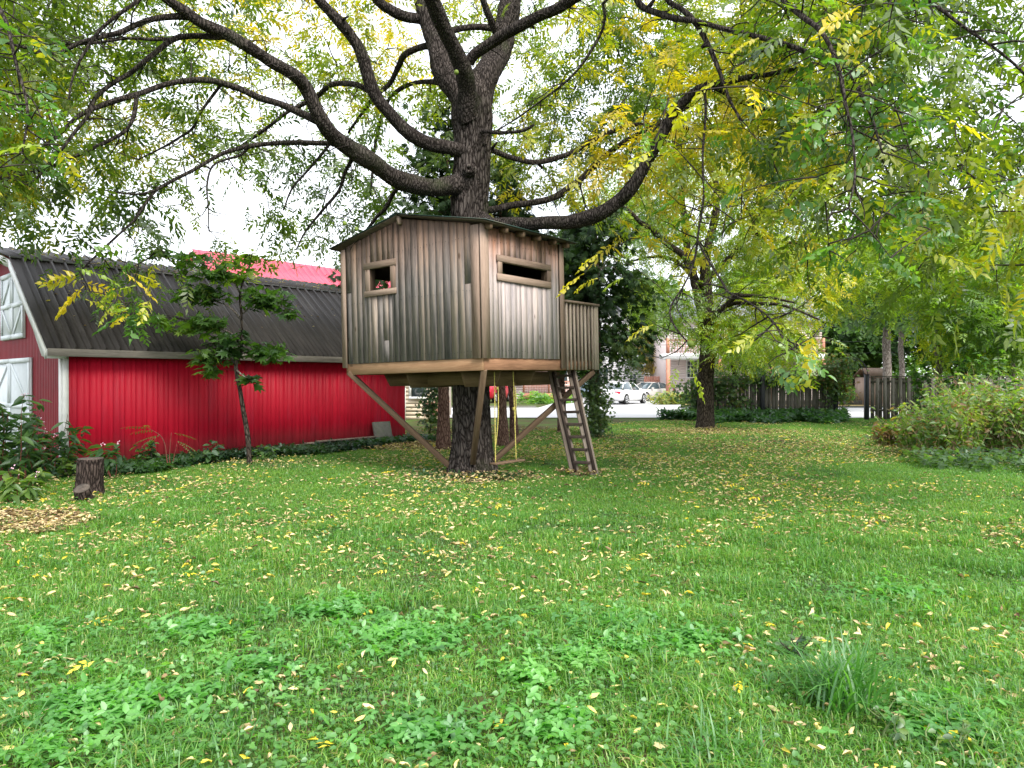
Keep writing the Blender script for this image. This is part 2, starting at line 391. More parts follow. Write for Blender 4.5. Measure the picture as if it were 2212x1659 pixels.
def rup(n, tilt=.45):
    v = rng.standard_normal((n, 3))*tilt; v[:, 2] += 1; return v
def merge(parts):
    V = []; Fc = []; C = []; n = 0
    for v, f, c in parts: V.append(v); Fc.append(f+n); C.append(c); n += len(v)
    return np.concatenate(V), np.concatenate(Fc), np.concatenate(C)
def fbm(P, s, seed=0.0):
    return np.array([mnoise.noise(Vector((p[0]*s+seed, p[1]*s-seed, p[2]*s))) for p in P])
def mixcol(cols, w):
    """w in 0..1 -> piecewise colour"""
    cols = np.array(cols); w = np.clip(w, 0, .9999)*(len(cols)-1); i = w.astype(int); f = (w-i)[:, None]
    return cols[i]*(1-f)+cols[i+1]*f

# ------------------------------------------------------------------ materials
M = {}
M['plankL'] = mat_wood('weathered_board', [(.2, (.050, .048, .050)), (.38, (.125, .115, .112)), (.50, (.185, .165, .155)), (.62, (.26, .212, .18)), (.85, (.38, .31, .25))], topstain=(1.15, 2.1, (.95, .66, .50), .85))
M['plankR'] = mat_wood('pale_side_board', [(.2, (.12, .11, .12)), (.38, (.27, .245, .255)), (.56, (.42, .36, .355)), (.8, (.60, .50, .465))], topstain=(1.15, 1.85, (.72, .42, .27), .95))  # paler, pinker board tones for the side wall, browner towards the top
M['trim'] = mat_wood('cedar_trim', [(.15, (.09, .06, .048)), (.45, (.23, .165, .13)), (.75, (.36, .27, .22)), (.95, (.48, .38, .32))])
M['trimH'] = mat_wood('cedar_trim_level', [(.15, (.09, .062, .05)), (.45, (.22, .16, .125)), (.75, (.34, .26, .21)), (.95, (.44, .36, .3))], axis='y')
M['trimX'] = mat_wood('cedar_trim_side', [(.15, (.09, .062, .05)), (.45, (.23, .165, .13)), (.75, (.36, .27, .22)), (.95, (.46, .37, .31))], axis='x')
M['rimH'] = mat_wood('rim_board_wood', [(.15, (.10, .05, .028)), (.45, (.24, .135, .075)), (.75, (.36, .225, .13)), (.95, (.46, .31, .19))], axis='y')
M['rimX'] = mat_wood('rim_board_wood_side', [(.15, (.11, .055, .032)), (.45, (.27, .145, .085)), (.75, (.42, .255, .155)), (.95, (.52, .35, .23))], axis='x')
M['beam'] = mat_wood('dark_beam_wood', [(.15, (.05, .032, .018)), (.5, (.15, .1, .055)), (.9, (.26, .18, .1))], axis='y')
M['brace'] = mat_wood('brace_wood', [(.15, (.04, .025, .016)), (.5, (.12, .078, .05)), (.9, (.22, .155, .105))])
M['ladder'] = mat_wood('grey_ladder_wood', [(.15, (.06, .045, .035)), (.5, (.2, .16, .13)), (.9, (.36, .3, .25))])
M['rung'] = mat_wood('dark_rung_wood', [(.15, (.02, .015, .013)), (.5, (.05, .036, .03)), (.9, (.1, .075, .06))])
M['baluster'] = mat_wood('railing_wood', [(.15, (.13, .095, .075)), (.5, (.33, .27, .22)), (.9, (.55, .47, .4))])
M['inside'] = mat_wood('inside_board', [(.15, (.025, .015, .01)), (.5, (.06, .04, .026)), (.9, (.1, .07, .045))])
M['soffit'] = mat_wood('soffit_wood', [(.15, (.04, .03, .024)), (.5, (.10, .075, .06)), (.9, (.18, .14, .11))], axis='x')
M['greenmetal'] = mat_basic('green_roof_metal', (.02, .045, .04), .45, .3, 3, dirt=(.08, .07, .04))
M['bark'] = mat_bark('walnut_bark', (.012, .009, .008), (.108, .092, .084), 22.0, moss=(.05, .06, .03))
M['barklimb'] = mat_bark('walnut_limb_bark', (.010, .008, .007), (.088, .074, .068), 30.0, moss=(.05, .06, .03))
M['bark2'] = mat_bark('second_walnut_bark', (.014, .011, .009), (.10, .08, .065), 26.0)
M['barkc'] = mat_bark('cedar_bark', (.05, .028, .022), (.2, .125, .10), 24.0)
M['barkp'] = mat_bark('pale_bark', (.10, .08, .07), (.3, .27, .24), 20.0)
M['twig'] = mat_basic('twig_bark', (.035, .028, .023), .9, .4, 30)
M['leaf'] = mat_leaf('foliage', .52)
M['leafdark'] = mat_leaf('foliage_dark', .25, gloss=.04)
M['needle'] = mat_leaf('cedar_foliage', .2, gloss=.02)
M['litter'] = mat_leaf('fallen_leaf_surface', .15, gloss=.03)
M['grass'] = mat_leaf('grass_blades', .4, gloss=.05, patch=(.8, (.62, .78, .74)))
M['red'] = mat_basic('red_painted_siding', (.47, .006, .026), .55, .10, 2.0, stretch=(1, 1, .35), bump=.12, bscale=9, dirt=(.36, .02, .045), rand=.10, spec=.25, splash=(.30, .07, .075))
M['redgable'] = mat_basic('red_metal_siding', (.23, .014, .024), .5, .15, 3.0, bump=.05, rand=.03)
M['white'] = mat_basic('white_paint', (.72, .76, .78), .6, .06, 4.0, dirt=(.5, .5, .48), bump=.05, dirt_at=(.6, .8))
M['whiteboard'] = mat_basic('white_trim_paint', (.75, .75, .74), .6, .08, 6.0, dirt=(.35, .32, .28), dirt_at=(.6, .75))
M['barnroof'] = mat_basic('dark_barn_roof', (.030, .025, .024), .6, .4, 3.5, stretch=(1, .3, 1), bump=.15, dirt=(.075, .066, .062), rand=.12, spec=.3)
M['greywood'] = mat_wood('grey_fascia_wood', [(.15, (.06, .055, .05)), (.5, (.19, .17, .15)), (.9, (.34, .31, .28))], axis='x')
M['concrete'] = mat_basic('pale_paver', (.13, .13, .115), .9, .2, 12, bump=.2, dirt=(.1, .12, .07))
M['fence'] = mat_wood('grey_fence_wood', [(.15, (.035, .033, .03)), (.5, (.12, .11, .1)), (.9, (.24, .22, .2))])
M['black'] = mat_basic('black_post_paint', (.012, .014, .02), .5, .3, 5)
M['pinkroof'] = mat_basic('red_metal_roof', (.50, .045, .085), .3, .1, 3, rand=.05, spec=.6)
M['stump'] = mat_bark('stump_bark', (.015, .011, .010), (.10, .075, .065), 26.0)
M['cut'] = mat_basic('old_cut_wood', (.08, .065, .055), .95, .5, 18, bump=.5)
M['asphalt'] = mat_basic('worn_pale_asphalt', (.42, .42, .43), .9, .08, .5, bump=.1)
M['drive'] = mat_basic('driveway_asphalt', (.33, .33, .34), .9, .1, .6)
M['rope'] = mat_basic('yellow_rope_fibre', (.52, .45, .12), .7, .2, 60, bump=.5, bscale=200)
M['sidingc'] = mat_basic('cream_siding', (.62, .52, .40), .7, .1, 2)
M['sidingw'] = mat_basic('white_siding', (.72, .73, .76), .7, .06, 2)
M['sidingp'] = mat_basic('pale_pink_siding', (.66, .56, .54), .7, .06, 2)
M['shingle'] = mat_basic('grey_shingle', (.17, .18, .21), .85, .25, 4)
M['cedarred'] = mat_basic('red_stained_wood', (.42, .19, .13), .7, .25, 5)
M['glass'] = mat_basic('window_glass', (.04, .06, .07), .08, .4, .8, spec=.9)
M['shingleb'] = mat_basic('brown_shingle', (.16, .11, .08), .9, .3, 8)

# ------------------------------------------------------------------ ground
def ground_sheet():
    xs = np.concatenate([-np.geomspace(400, 25, 18), np.linspace(-22, 22, 89), np.geomspace(25, 400, 18)])
    ys = np.concatenate([-np.geomspace(400, 8, 14), np.linspace(-6, 29, 71), np.geomspace(30, 700, 24)])
    X, Y = np.meshgrid(xs, ys); Z = np.zeros_like(X)
    for i in range(X.shape[0]):
        for j in range(X.shape[1]):
            if abs(X[i, j]) < 23 and -7 < Y[i, j] < 28: Z[i, j] = .03*mnoise.noise(Vector((X[i, j]*.35, Y[i, j]*.35, 0)))
    n, m = X.shape; i = np.arange(n-1)[:, None]*m; j = np.arange(m-1)[None, :]
    Fq = np.stack([i+j, i+j+1, i+m+j+1, i+m+j], -1).reshape(-1, 4)
    mt, nn, out = node_mat('soil_and_turf'); p = N(nn, 'ShaderNodeBsdfPrincipled', Roughness=1.0); p.inputs['Specular IOR Level'].default_value = .05
    ge = N(nn, 'ShaderNodeNewGeometry'); n1 = N(nn, 'ShaderNodeTexNoise', Scale=1.3, Detail=8.0); nn.links.new(ge.outputs['Position'], n1.inputs['Vector'])
    r = ramp(nn, [(.35, (.07, .05, .03)), (.5, (.06, .075, .025)), (.65, (.06, .11, .025))]); nn.links.new(n1.outputs[0], r.inputs[0])
    nn.links.new(r.outputs[0], p.inputs['Base Color']); nn.links.new(p.outputs[0], out.inputs[0])
    o = npmesh('ground', np.stack([X.ravel(), Y.ravel(), Z.ravel()], 1), Fq, mt, smooth=True); tag(o, kind='structure')
ground_sheet()
def gz(x, y): return .03*mnoise.noise(Vector((x*.35, y*.35, 0))) if abs(x) < 23 and -7 < y < 28 else 0.0
def sheet(name, pts, z, mat):
    V = np.array([[x, y, z] for x, y in pts]); o = npmesh(name, V, np.array([list(range(len(pts)))]), mat); return tag(o, kind='structure')
sheet('road', [(-120, 29.8), (120, 29.8), (120, 41), (-120, 41)], .035, M['asphalt'])
sheet('driveway', [(1.5, 41), (9.8, 41), (15.5, 66), (5.5, 66)], .030, M['drive'])
k = MB().box(-120, 1.4, 41.0, 41.15, 0, .14); tag(k.build('kerb', M['concrete']), kind='structure')
k = MB().box(10.0, 120, 41.0, 41.15, 0, .14); tag(k.build('kerb', M['concrete']), kind='structure')
dry = mat_basic('dry_turf', (.33, .24, .09), 1, .35, 3, bump=.3)
sheet('dry_verge', [(10.1, 41.2), (60, 41.2), (60, 46), (11.2, 46)], .09, dry)

# ------------------------------------------------------------------ treehouse
RX = Vector((.6115, .791, 0)); TH0 = Vector((-.43, 10.3, 0)); TH_RZ = math.atan2(RX.y, RX.x)
th = empty('treehouse', TH0, TH_RZ, 'square plank treehouse built round the big walnut trunk, weathered grey and brown boards', 'treehouse')
th.rotation_euler = (0, 0, TH_RZ)
tilt = Matrix.Translation(TH0+Vector((0, 0, 1.9))) @ Matrix.Rotation(math.radians(-1.2), 4, 'Y') @ Matrix.Translation(-(TH0+Vector((0, 0, 1.9))))
th.matrix_world = tilt @ (Matrix.Translation(TH0) @ Matrix.Rotation(TH_RZ, 4, 'Z'))
LW, LR = 3.08, 2.13
def rz(y): return 4.21-.2*abs(y-1.6)
def piece(name, mat, parent, x0, x1, y0, y1, z0, z1, ztops=None):
    """a board with origin at its foot so grain runs from there; ztops = heights at (y0, y1)"""
    ox, oy = (x0+x1)/2, (y0+y1)/2
    a, b = (z1, z1) if ztops is None else ztops
    V = [[x0-ox, y0-oy, z0-1.9], [x1-ox, y0-oy, z0-1.9], [x1-ox, y1-oy, z0-1.9], [x0-ox, y1-oy, z0-1.9],
         [x0-ox, y0-oy, a-1.9], [x1-ox, y0-oy, a-1.9], [x1-ox, y1-oy, b-1.9], [x0-ox, y1-oy, b-1.9]]
    o = npmesh(name, np.array(V), BOXF, mat, parent); o.location = (ox, oy, 1.9); return o

lw = MB().prism([(.02, 1.9), (LW-.02, 1.9), (LW-.02, rz(LW)-.06), (1.6, 4.15), (.02, rz(0)-.06)], 'x', .03, .045)
# wall sheathing with a real opening: built from four blocks
def sheath(parent, name, plane, w, ztop, op):
    mb = MB(); a0, a1, b0, b1 = op
    def blk(u0, u1, z0, z1, zt=None):
        if plane == 'x':
            t0, t1 = zt if zt else (z1, z1)
            mb.hexa([[.012, u0, z0], [.03, u0, z0], [.03, u1, z0], [.012, u1, z0], [.012, u0, t0], [.03, u0, t0], [.03, u1, t1], [.012, u1, t1]])
        else: mb.box(u0, u1, .012, .03, z0, z1)
    f = (lambda u: rz(u)-.05) if plane == 'x' else (lambda u: ztop)
    blk(.03, a0, 1.9, 0, (f(.03), f(a0))) if plane == 'x' else blk(.03, a0, 1.9, ztop)
    if plane == 'x':
        blk(a0, a1, 1.9, b0); blk(a0, a1, b1, 0, (f(a0), f(a1))); blk(a1, w-.03, 1.9, 0, (f(a1), f(w-.03)))
    else:
        blk(a0, a1, 1.9, b0); blk(a0, a1, b1, ztop); blk(a1, w-.03, 1.9, ztop)
    return mb.build(name, M['inside'], parent)
OPL = (1.86, 2.36, 3.08, 3.44); OPR = (.46, 1.64, 3.155, 3.335)
wallL = sheath(th, 'wall', 'x', LW, 4, OPL); wallL['label'] = 'gable wall with the small square window'
wallR = sheath(th, 'wall', 'y', LR, 3.82, OPR); wallR['label'] = 'pale side wall with the long slot window'
r_ = random.Random(5)
def columns(a0, a1, wmin, wmax):
    out = []; a = a0
    while a < a1-.05:
        w = min(r_.uniform(wmin, wmax), a1-a)
        if a1-(a+w) < .05: w = a1-a
        out.append((a, a+w)); a += w
    return out
def brk(cols, c0, c1):
    out = []
    for a, b in cols:
        cuts = [a]+[c for c in (c0, c1) if a+.004 < c < b-.004]+[b]
        out += [(cuts[i], cuts[i+1]) for i in range(len(cuts)-1)]
    return out
for a, b in brk(columns(.165, 2.97, .115, .15), OPL[0], OPL[1]):
    m = (a+b)/2; pr = r_.uniform(0, .013)
    spans = [(1.895-r_.uniform(-.002, .004), None)]
    if OPL[0] < m < OPL[1]: spans = [(1.895, OPL[2]), (OPL[3], None)]
    for z0, z1 in spans:
        full = z1 is None
        zt0, zt1 = (rz(a)-.055, rz(b)-.055) if full else (z1, z1)
        cut = []
        if min(zt0, zt1)-z0 > .9 and r_.random() < .16:
            cut = [r_.uniform(z0+.25, min(zt0, zt1)-.35)]
        lo = z0
        for c in cut:
            piece('plank', M['plankL'], wallL, -.012-pr, .012, a+.006, b-.006, lo, c-.003); lo = c+.003; pr = r_.uniform(0, .007)
        piece('plank', M['plankL'], wallL, -.012-pr, .012, a+.006, b-.006, lo, 0, (zt0, zt1))
for a, b in brk(columns(.145, 2.0, .12, .16), OPR[0], OPR[1]):
    m = (a+b)/2; pr = r_.uniform(0, .012)
    spans = [(1.895, 3.82)]
    if OPR[0] < m < OPR[1]: spans = [(1.895, OPR[2]), (OPR[3], 3.82)]
    for z0, z1 in spans:
        piece('plank', M['plankR'], wallR, a+.006, b-.006, -.012-pr, .012, z0, z1)
nb = MB()
for zz in (1.99, 2.9, 3.66):
    for u in np.arange(.19, 2.95, .066):
        if zz < rz(u)-.1 and not (1.7 < u < 2.5 and 2.85 < zz < 3.6): q = zz+r_.uniform(-.02, .02); nb.box(-.029, -.024, u-.004, u+.004, q-.004, q+.004)
    for u in np.arange(.17, 1.98, .07):
        if not (.3 < u < 1.78 and 2.85 < zz < 3.5): q = min(zz, 3.62)+r_.uniform(-.02, .02); nb.box(u-.004, u+.004, -.029, -.024, q-.004, q+.004)
q_ = nb.build('nail_heads', M['black'], th); q_['kind'] = 'stuff'
# corner boards
piece('corner_board', M['trim'], th, -.036, -.02, .0, .155, 1.885, 3.83)
piece('corner_board', M['trim'], th, -.038, .135, -.05, -.0365+.014, 1.885, 3.83)
piece('corner_board', M['trim'], th, -.036, -.02, 2.98, 3.10, 1.83, 3.84)
piece('corner_board', M['trim'], th, 2.01, 2.13, -.04, -.022, 1.74, 3.82)
# rear walls (seen through the openings)
rw = MB()
for q in ((.03, .45, 1.9, 3.82), (1.35, LR, 1.9, 3.82), (.45, 1.35, 1.9, 3.08), (.45, 1.35, 3.42, 3.82)): rw.box(q[0], q[1], LW-.045, LW-.03, q[2], q[3])
rw.build('rear_wall', M['inside'], th)
bw = MB(); x = LR-.04
for (y0, y1, z0, z1) in ((.05, 1.2, 1.9, 3.8), (1.9, 3.03, 1.9, 3.8), (1.2, 1.9, 1.9, 2.9), (1.2, 1.9, 3.5, 3.8)): bw.box(x, x+.02, y0, y1, z0, z1)
bw.build('rear_wall', M['inside'], th)
MB().box(.04, LR-.05, .04, LW-.05, 1.86, 1.9).build('floor_deck', M['inside'], th)
# window frames
def wframe(name, parts, mat):
    fr = empty(name); fr.parent = th
    first = None
    for i, (x0, x1, y0, y1, z0, z1, mt) in enumerate(parts):
        o = MB().box(x0, x1, y0, y1, z0, z1).build('frame_board', mt, fr)
        o.modifiers.new('bevel', 'BEVEL').width = .004
    return fr
f1 = wframe('window', [(-.05, -.021, 1.735, 2.49, 3.44, 3.545, M['trimH']), (-.05, -.021, 1.735, 2.49, 2.985, 3.08, M['trimH']),
     (-.045, -.021, 1.755, 1.86, 3.082, 3.438, M['trim']), (-.045, -.021, 2.36, 2.465, 3.082, 3.438, M['trim']),
     (-.02, .09, 1.845, 1.859, 3.08, 3.44, M['inside']), (-.02, .09, 2.361, 2.375, 3.08, 3.44, M['inside'])], None)
f2 = wframe('window', [(.34, 1.74, -.05, -.021, 3.335, 3.435, M['trimX']), (.34, 1.74, -.05, -.021, 3.05, 3.155, M['trimX']),
     (.36, .459, -.045, -.021, 3.157, 3.333, M['trim']), (1.641, 1.74, -.045, -.021, 3.157, 3.333, M['trim']),
     (.445, .458, -.02, .09, 3.157, 3.333, M['inside']), (1.642, 1.655, -.02, .09, 3.157, 3.333, M['inside'])], None)
f1['label'] = 'small square window opening'; f2['label'] = 'long narrow slot window opening'
# rim boards and floor frame
MB().box(.0, .038, -.0, LW-.04, 1.71, 1.893).build('rim_board', M['rimH'], th, bevel=.004)
MB().box(.04, LR+.02, .0, .038, 1.715, 1.893).build('rim_board', M['rimX'], th, bevel=.004)
MB().box(.0, LR, LW-.078, LW-.041, 1.71, 1.858).build('rim_board', M['rimX'], th)
MB().box(LR-.04, LR-.001, .04, LW-.08, 1.71, 1.858).build('rim_board', M['rimH'], th)
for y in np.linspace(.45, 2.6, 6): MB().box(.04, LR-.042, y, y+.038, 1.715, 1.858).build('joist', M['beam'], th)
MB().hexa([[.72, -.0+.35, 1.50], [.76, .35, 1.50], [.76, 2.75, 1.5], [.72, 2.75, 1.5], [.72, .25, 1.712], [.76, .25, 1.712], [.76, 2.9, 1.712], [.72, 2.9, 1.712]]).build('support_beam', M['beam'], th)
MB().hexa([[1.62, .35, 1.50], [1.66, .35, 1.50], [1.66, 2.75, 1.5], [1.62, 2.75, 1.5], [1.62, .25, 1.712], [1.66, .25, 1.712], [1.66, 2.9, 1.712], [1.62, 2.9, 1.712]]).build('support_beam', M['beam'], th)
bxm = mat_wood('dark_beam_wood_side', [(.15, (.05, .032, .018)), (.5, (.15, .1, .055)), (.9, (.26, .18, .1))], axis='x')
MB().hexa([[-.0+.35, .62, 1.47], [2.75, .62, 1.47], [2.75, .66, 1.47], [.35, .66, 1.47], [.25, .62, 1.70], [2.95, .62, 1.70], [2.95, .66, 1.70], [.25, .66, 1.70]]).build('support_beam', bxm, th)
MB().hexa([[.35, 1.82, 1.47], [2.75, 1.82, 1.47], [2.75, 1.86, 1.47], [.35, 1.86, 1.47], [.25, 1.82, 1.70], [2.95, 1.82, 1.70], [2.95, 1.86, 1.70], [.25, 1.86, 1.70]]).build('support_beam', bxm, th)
# roof
def slope(y0, y1, name, t, off, mat, x0=-.2, x1=LR+.2):
    z0, z1 = rz(y0)+off, rz(y1)+off
    return MB().hexa([[x0, y0, z0], [x1, y0, z0], [x1, y1, z1], [x0, y1, z1], [x0, y0, z0+t], [x1, y0, z0+t], [x1, y1, z1+t], [x0, y1, z1+t]]).build(name, mat, th)
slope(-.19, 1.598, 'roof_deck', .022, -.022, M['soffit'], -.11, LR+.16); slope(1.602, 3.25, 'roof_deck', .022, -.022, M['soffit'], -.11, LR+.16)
slope(-.215, 1.598, 'roof_sheet', .012, .001, M['greenmetal'], -.135, LR+.185); slope(1.602, 3.275, 'roof_sheet', .012, .001, M['greenmetal'], -.135, LR+.185)
MB().prism([(1.45, rz(1.45)+.015), (1.6, 4.228), (1.75, rz(1.75)+.015), (1.75, rz(1.75)+.022), (1.6, 4.24), (1.45, rz(1.45)+.022)], 'x', -.145, LR+.195).build('ridge_cap', M['greenmetal'], th)
for x in (.05, .42, .84, 1.26, 1.70, 2.08):
    z = rz(-.15)-.03
    MB().hexa([[x, -.17, z-.085], [x+.045, -.17, z-.085], [x+.045, .0, z-.055], [x, .0, z-.055], [x, -.17, z+.005], [x+.045, -.17, z+.005], [x+.045, .0, z+.03], [x, .0, z+.03]]).build('rafter', M['brace'], th)
MB().box(-.10, .0, 1.575, 1.625, 4.06, 4.18).build('ridge_beam', M['trim'], th)
# braces
inv = th.matrix_world.inverted()
def loc(p): return np.array(inv @ Vector(p))
br = [((-2.78, 12.12, 1.70), (-1.03, 11.83, .13)), ((-.41, 10.36, 1.73), (-.64, 11.56, .22)), ((1.46, 12.78, 1.73), (-.33, 11.95, .20))]
for a, b in br:
    a = loc(a); b = loc(b); d = (b-a); L = np.linalg.norm(d)
    o = MB().box(-.019*2.2, .019*2.2, -.019*2.2, .019*2.2, 0, L).build('brace', M['brace'], th, bevel=.004)
    o.location = a; o.rotation_euler = Vector(d).to_track_quat('Z', 'Y').to_euler()
# balcony
bx0, bx1, by1 = LR+.02, 3.2, 1.5
bal = empty('balcony'); bal.parent = th
def bp(name, a, b, c, d, e, f, mt): return MB().box(a, b, c, d, e, f).build(name, mt, bal)
bp('balcony_rim', bx0, bx1, .01, .048, 1.72, 1.86, M['rimX']); bp('balcony_rim', bx1-.038, bx1, .05, by1, 1.72, 1.86, M['rimH'])
bp('balcony_rim', bx0, bx1, by1+.002, by1+.04, 1.72, 1.86, M['rimX'])
for i in range(9): bp('deck_board', bx0+.005, bx1-.04, .055+i*.16, .055+i*.16+.14, 1.862, 1.886, M['rimX'])
bp('handrail', bx0, bx1+.05, -.06, .06, 2.862, 2.90, M['trimH']); bp('handrail', bx1-.06, bx1+.05, .062, by1+.05, 2.862, 2.90, M['trimH']); bp('handrail', bx0, bx1-.062, by1-.03, by1+.05, 2.862, 2.90, M['trimH'])
bp('rail', bx0, bx1-.09, .012, .046, 2.77, 2.86, M['beam']); bp('rail', bx1-.05, bx1-.014, .09, by1, 2.77, 2.86, M['beam'])
n = 8
for i in range(n):
    x = bx0+.05+i*(bx1-bx0-.13)/(n-.2)
    o = bp('baluster', x, x+.038, -.03, .008, 1.72+r_.uniform(-.005, .01), 2.855, M['baluster'])
bp('newel_post', bx1-.09, bx1, -.03, .008, 1.72, 2.857, M['baluster']); bp('newel_post', bx1+.002, bx1+.036, -.03, .075, 1.72, 2.857, M['baluster'])
for i in range(9): bp('baluster', bx1+.002, bx1+.034, .16+i*.15, .16+i*.15+.038, 1.73, 2.855, M['baluster'])
for i in range(0): bp('baluster', bx0+.05+i*.14, bx0+.088+i*.14, by1+.042, by1+.075, 1.73, 2.855, M['baluster'])

# ------------------------------------------------------------------ ladder
lad = empty('ladder', (1.18, 11.8, 0), 0, 'steep grey wooden ladder leaning up to the treehouse balcony', 'ladder')
def wl(name, a, b, w, h, mt, up=(0, 1, 0)):
    a = np.array(a, float)-[1.18, 11.8, 0]; b = np.array(b, float)-[1.18, 11.8, 0]
    return MB().beam(a, b, w, h, up).build(name, mt, lad, bevel=.003)
l0, l1 = np.array([1.05, 11.80, 0.0]), np.array([.70, 12.55, 1.74])
r0, r1 = np.array([1.36, 11.72, 0.0]), np.array([1.04, 12.47, 1.76])
for a, b in ((l0, l1), (r0, r1)):
    L = np.linalg.norm(b-a); d = (b-a)/L
    o = MB().box(-.075, .075, -.02, .02, 0, L).build('rail', M['ladder'], lad, bevel=.003); o.location = a-np.array([1.18, 11.8, 0])
    o.rotation_euler = Vector(d).to_track_quat('Z', 'Y').to_euler()
    ax = Vector(d); yv = Vector((.25, -.97, 0)); xv = yv.cross(ax).normalized(); yv = ax.cross(xv)
    o.rotation_euler = Matrix((xv, yv, ax)).transposed().to_euler()
    oo = MB().box(-.02, .02, .021, .075, .03, L-.05).build('rail', M['rung'], lad); oo.location = o.location; oo.rotation_euler = o.rotation_euler
for k in range(8):
    t = .115+k*.118
    a = l0+(l1-l0)*t; b = r0+(r1-r0)*t+np.array([0, 0, .0])
    wl('rung', a+[0.02, -.03, 0], b-[.02, .03, 0], .10, .045, M['rung'], (0, 0, 1))
    for q in (a, b): wl('cleat', q+[.0, .0, -.10], q+[0, -.01, -.02], .05, .04, M['rung'])
# ------------------------------------------------------------------ swing
sw = empty('swing', (.05, 11.1, 0), 0, 'board swing on yellow ropes hanging under the treehouse', 'swing')
def rope(p, q, sag=0.0, name='rope'):
    p = np.array(p)-[.05, 11.1, 0]; q = np.array(q)-[.05, 11.1, 0]
    t = np.linspace(0, 1, 40)[:, None]; P = p*(1-t)+q*t; P[:, 0] += sag*np.sin(t[:, 0]*pi)
    Pa = P.copy(); Pa[:, 0] += .006*np.sin(t[:, 0]*90); Pa[:, 1] += .006*np.cos(t[:, 0]*90)
    Pb = P.copy(); Pb[:, 0] -= .006*np.sin(t[:, 0]*90); Pb[:, 1] -= .006*np.cos(t[:, 0]*90)
    return MB().tube(Pa, .005, 5).tube(Pb, .005, 5).build(name, M['rope'], sw, smooth=True)
s1, s2 = U(1070.5, 1000, 10.95), U(1115, 994, 11.25)
rope(U(1068, 803, 10.95), s1+[0, 0, .0]); rope(U(1076, 836, 10.96), U(1071, 962, 10.97), .02)
rope(U(1108.5, 803, 11.25), s2); rope(U(1113, 836, 11.25), U(1112, 915, 11.27), .015)
for c in (U(1074, 839, 10.95), U(1110, 883, 11.25)):
    k = MB(); t = np.linspace(0, 2*pi, 20); c = c-np.array([.05, 11.1, 0])
    k.tube(np.stack([c[0]+.016*np.cos(t*3), c[1]+.016*np.sin(t*3), c[2]+.02*(t/pi-1)], 1), .008, 5).build('knot', M['rope'], sw, smooth=True)
a, b = s1-[.05, 11.1, 0], s2-[.05, 11.1, 0]; dd = (b-a)/np.linalg.norm(b-a)
MB().beam(a-dd*.06-[0, 0, .012], b+dd*.14-[0, 0, .008], .15, .026).build('seat', M['brace'], sw, bevel=.004)

# ------------------------------------------------------------------ trees: traced limbs + grown twigs + foliage
def limb(px, name='limb', **kw):
    """px: list of (x, y, diameter_px, depth) measured on the photograph, turned into world points"""
    P = np.array([U(a, b, d) for a, b, w, d in px]); R = np.array([w/F*d/2 for a, b, w, d in px]); return P, R

walnut = empty('walnut_tree', (-.65, 11.95, 0), 0, 'huge dark-barked walnut tree whose trunk passes up through the treehouse', 'tree')
W0 = np.array([-.65, 11.95, 0])
def add_limb(tree, org, px, mat, nodes, name='limb', sides=12, step=.07, amp=.12, freq=9., wob=.012):
    P, R = limb(px); o, P2, R2 = limb_mesh(name, P-org, R, mat, tree, sides, step, amp, freq, wob); nodes.append(np.hstack([P2+org, R2[:, None]])); return o
WN = []
# trunk with root flare
tp = [(1019, 1052, 195, 11.95), (1020, 1032, 146, 11.95), (1020, 1012, 112, 11.95), (1020, 985, 96, 11.95), (1020, 950, 88, 11.95), (1019, 900, 83, 11.95), (1017, 800, 81, 11.95), (1015, 650, 78, 11.95), (1012, 480, 77, 11.95), (1014, 430, 80, 11.95), (1016, 395, 84, 11.95), (1019, 350, 80, 11.95), (1021, 300, 82, 11.95), (1020, 250, 90, 11.95), (1018, 205, 84, 11.95), (1014, 165, 40, 11.95)]
P, R = limb(tp)
Ps, Rs = spline(P, R, .022); sides = 110
V, Fq = tube_geo(Ps, Rs, sides); C = np.repeat(Ps, sides, axis=0); D = V-C
for i in range(len(V)):
    z = V[i][2]; th_ = math.atan2(D[i][1], D[i][0])
    c, s = math.cos(th_), math.sin(th_)
    wz = z + .5*mnoise.noise(Vector((c*2, s*2, z*2)))
    a = abs(mnoise.noise(Vector((c*7+wz*.2, s*7, wz*2.2)))); b = abs(mnoise.noise(Vector((c*15, s*15+4, wz*4.5))))
    f = 1-.12*(1-min(1, a*4))**2-.05*(1-min(1, b*4)) + .05*mnoise.noise(Vector((c*1.6, s*1.6, z*.9)))
    if z < .5: f += (1-z/.5)*.22*max(0, mnoise.noise(Vector((c*1.8+3, s*1.8, .3))))*2
    if z > 4.2: f += .05*mnoise.noise(Vector((c*3, s*3, z*3)))
    V[i] = C[i]+D[i]*f
o = npmesh('trunk', V-W0, Fq, M['bark'], walnut, smooth=True); WN.append(np.hstack([Ps[150:], Rs[150:, None]]))
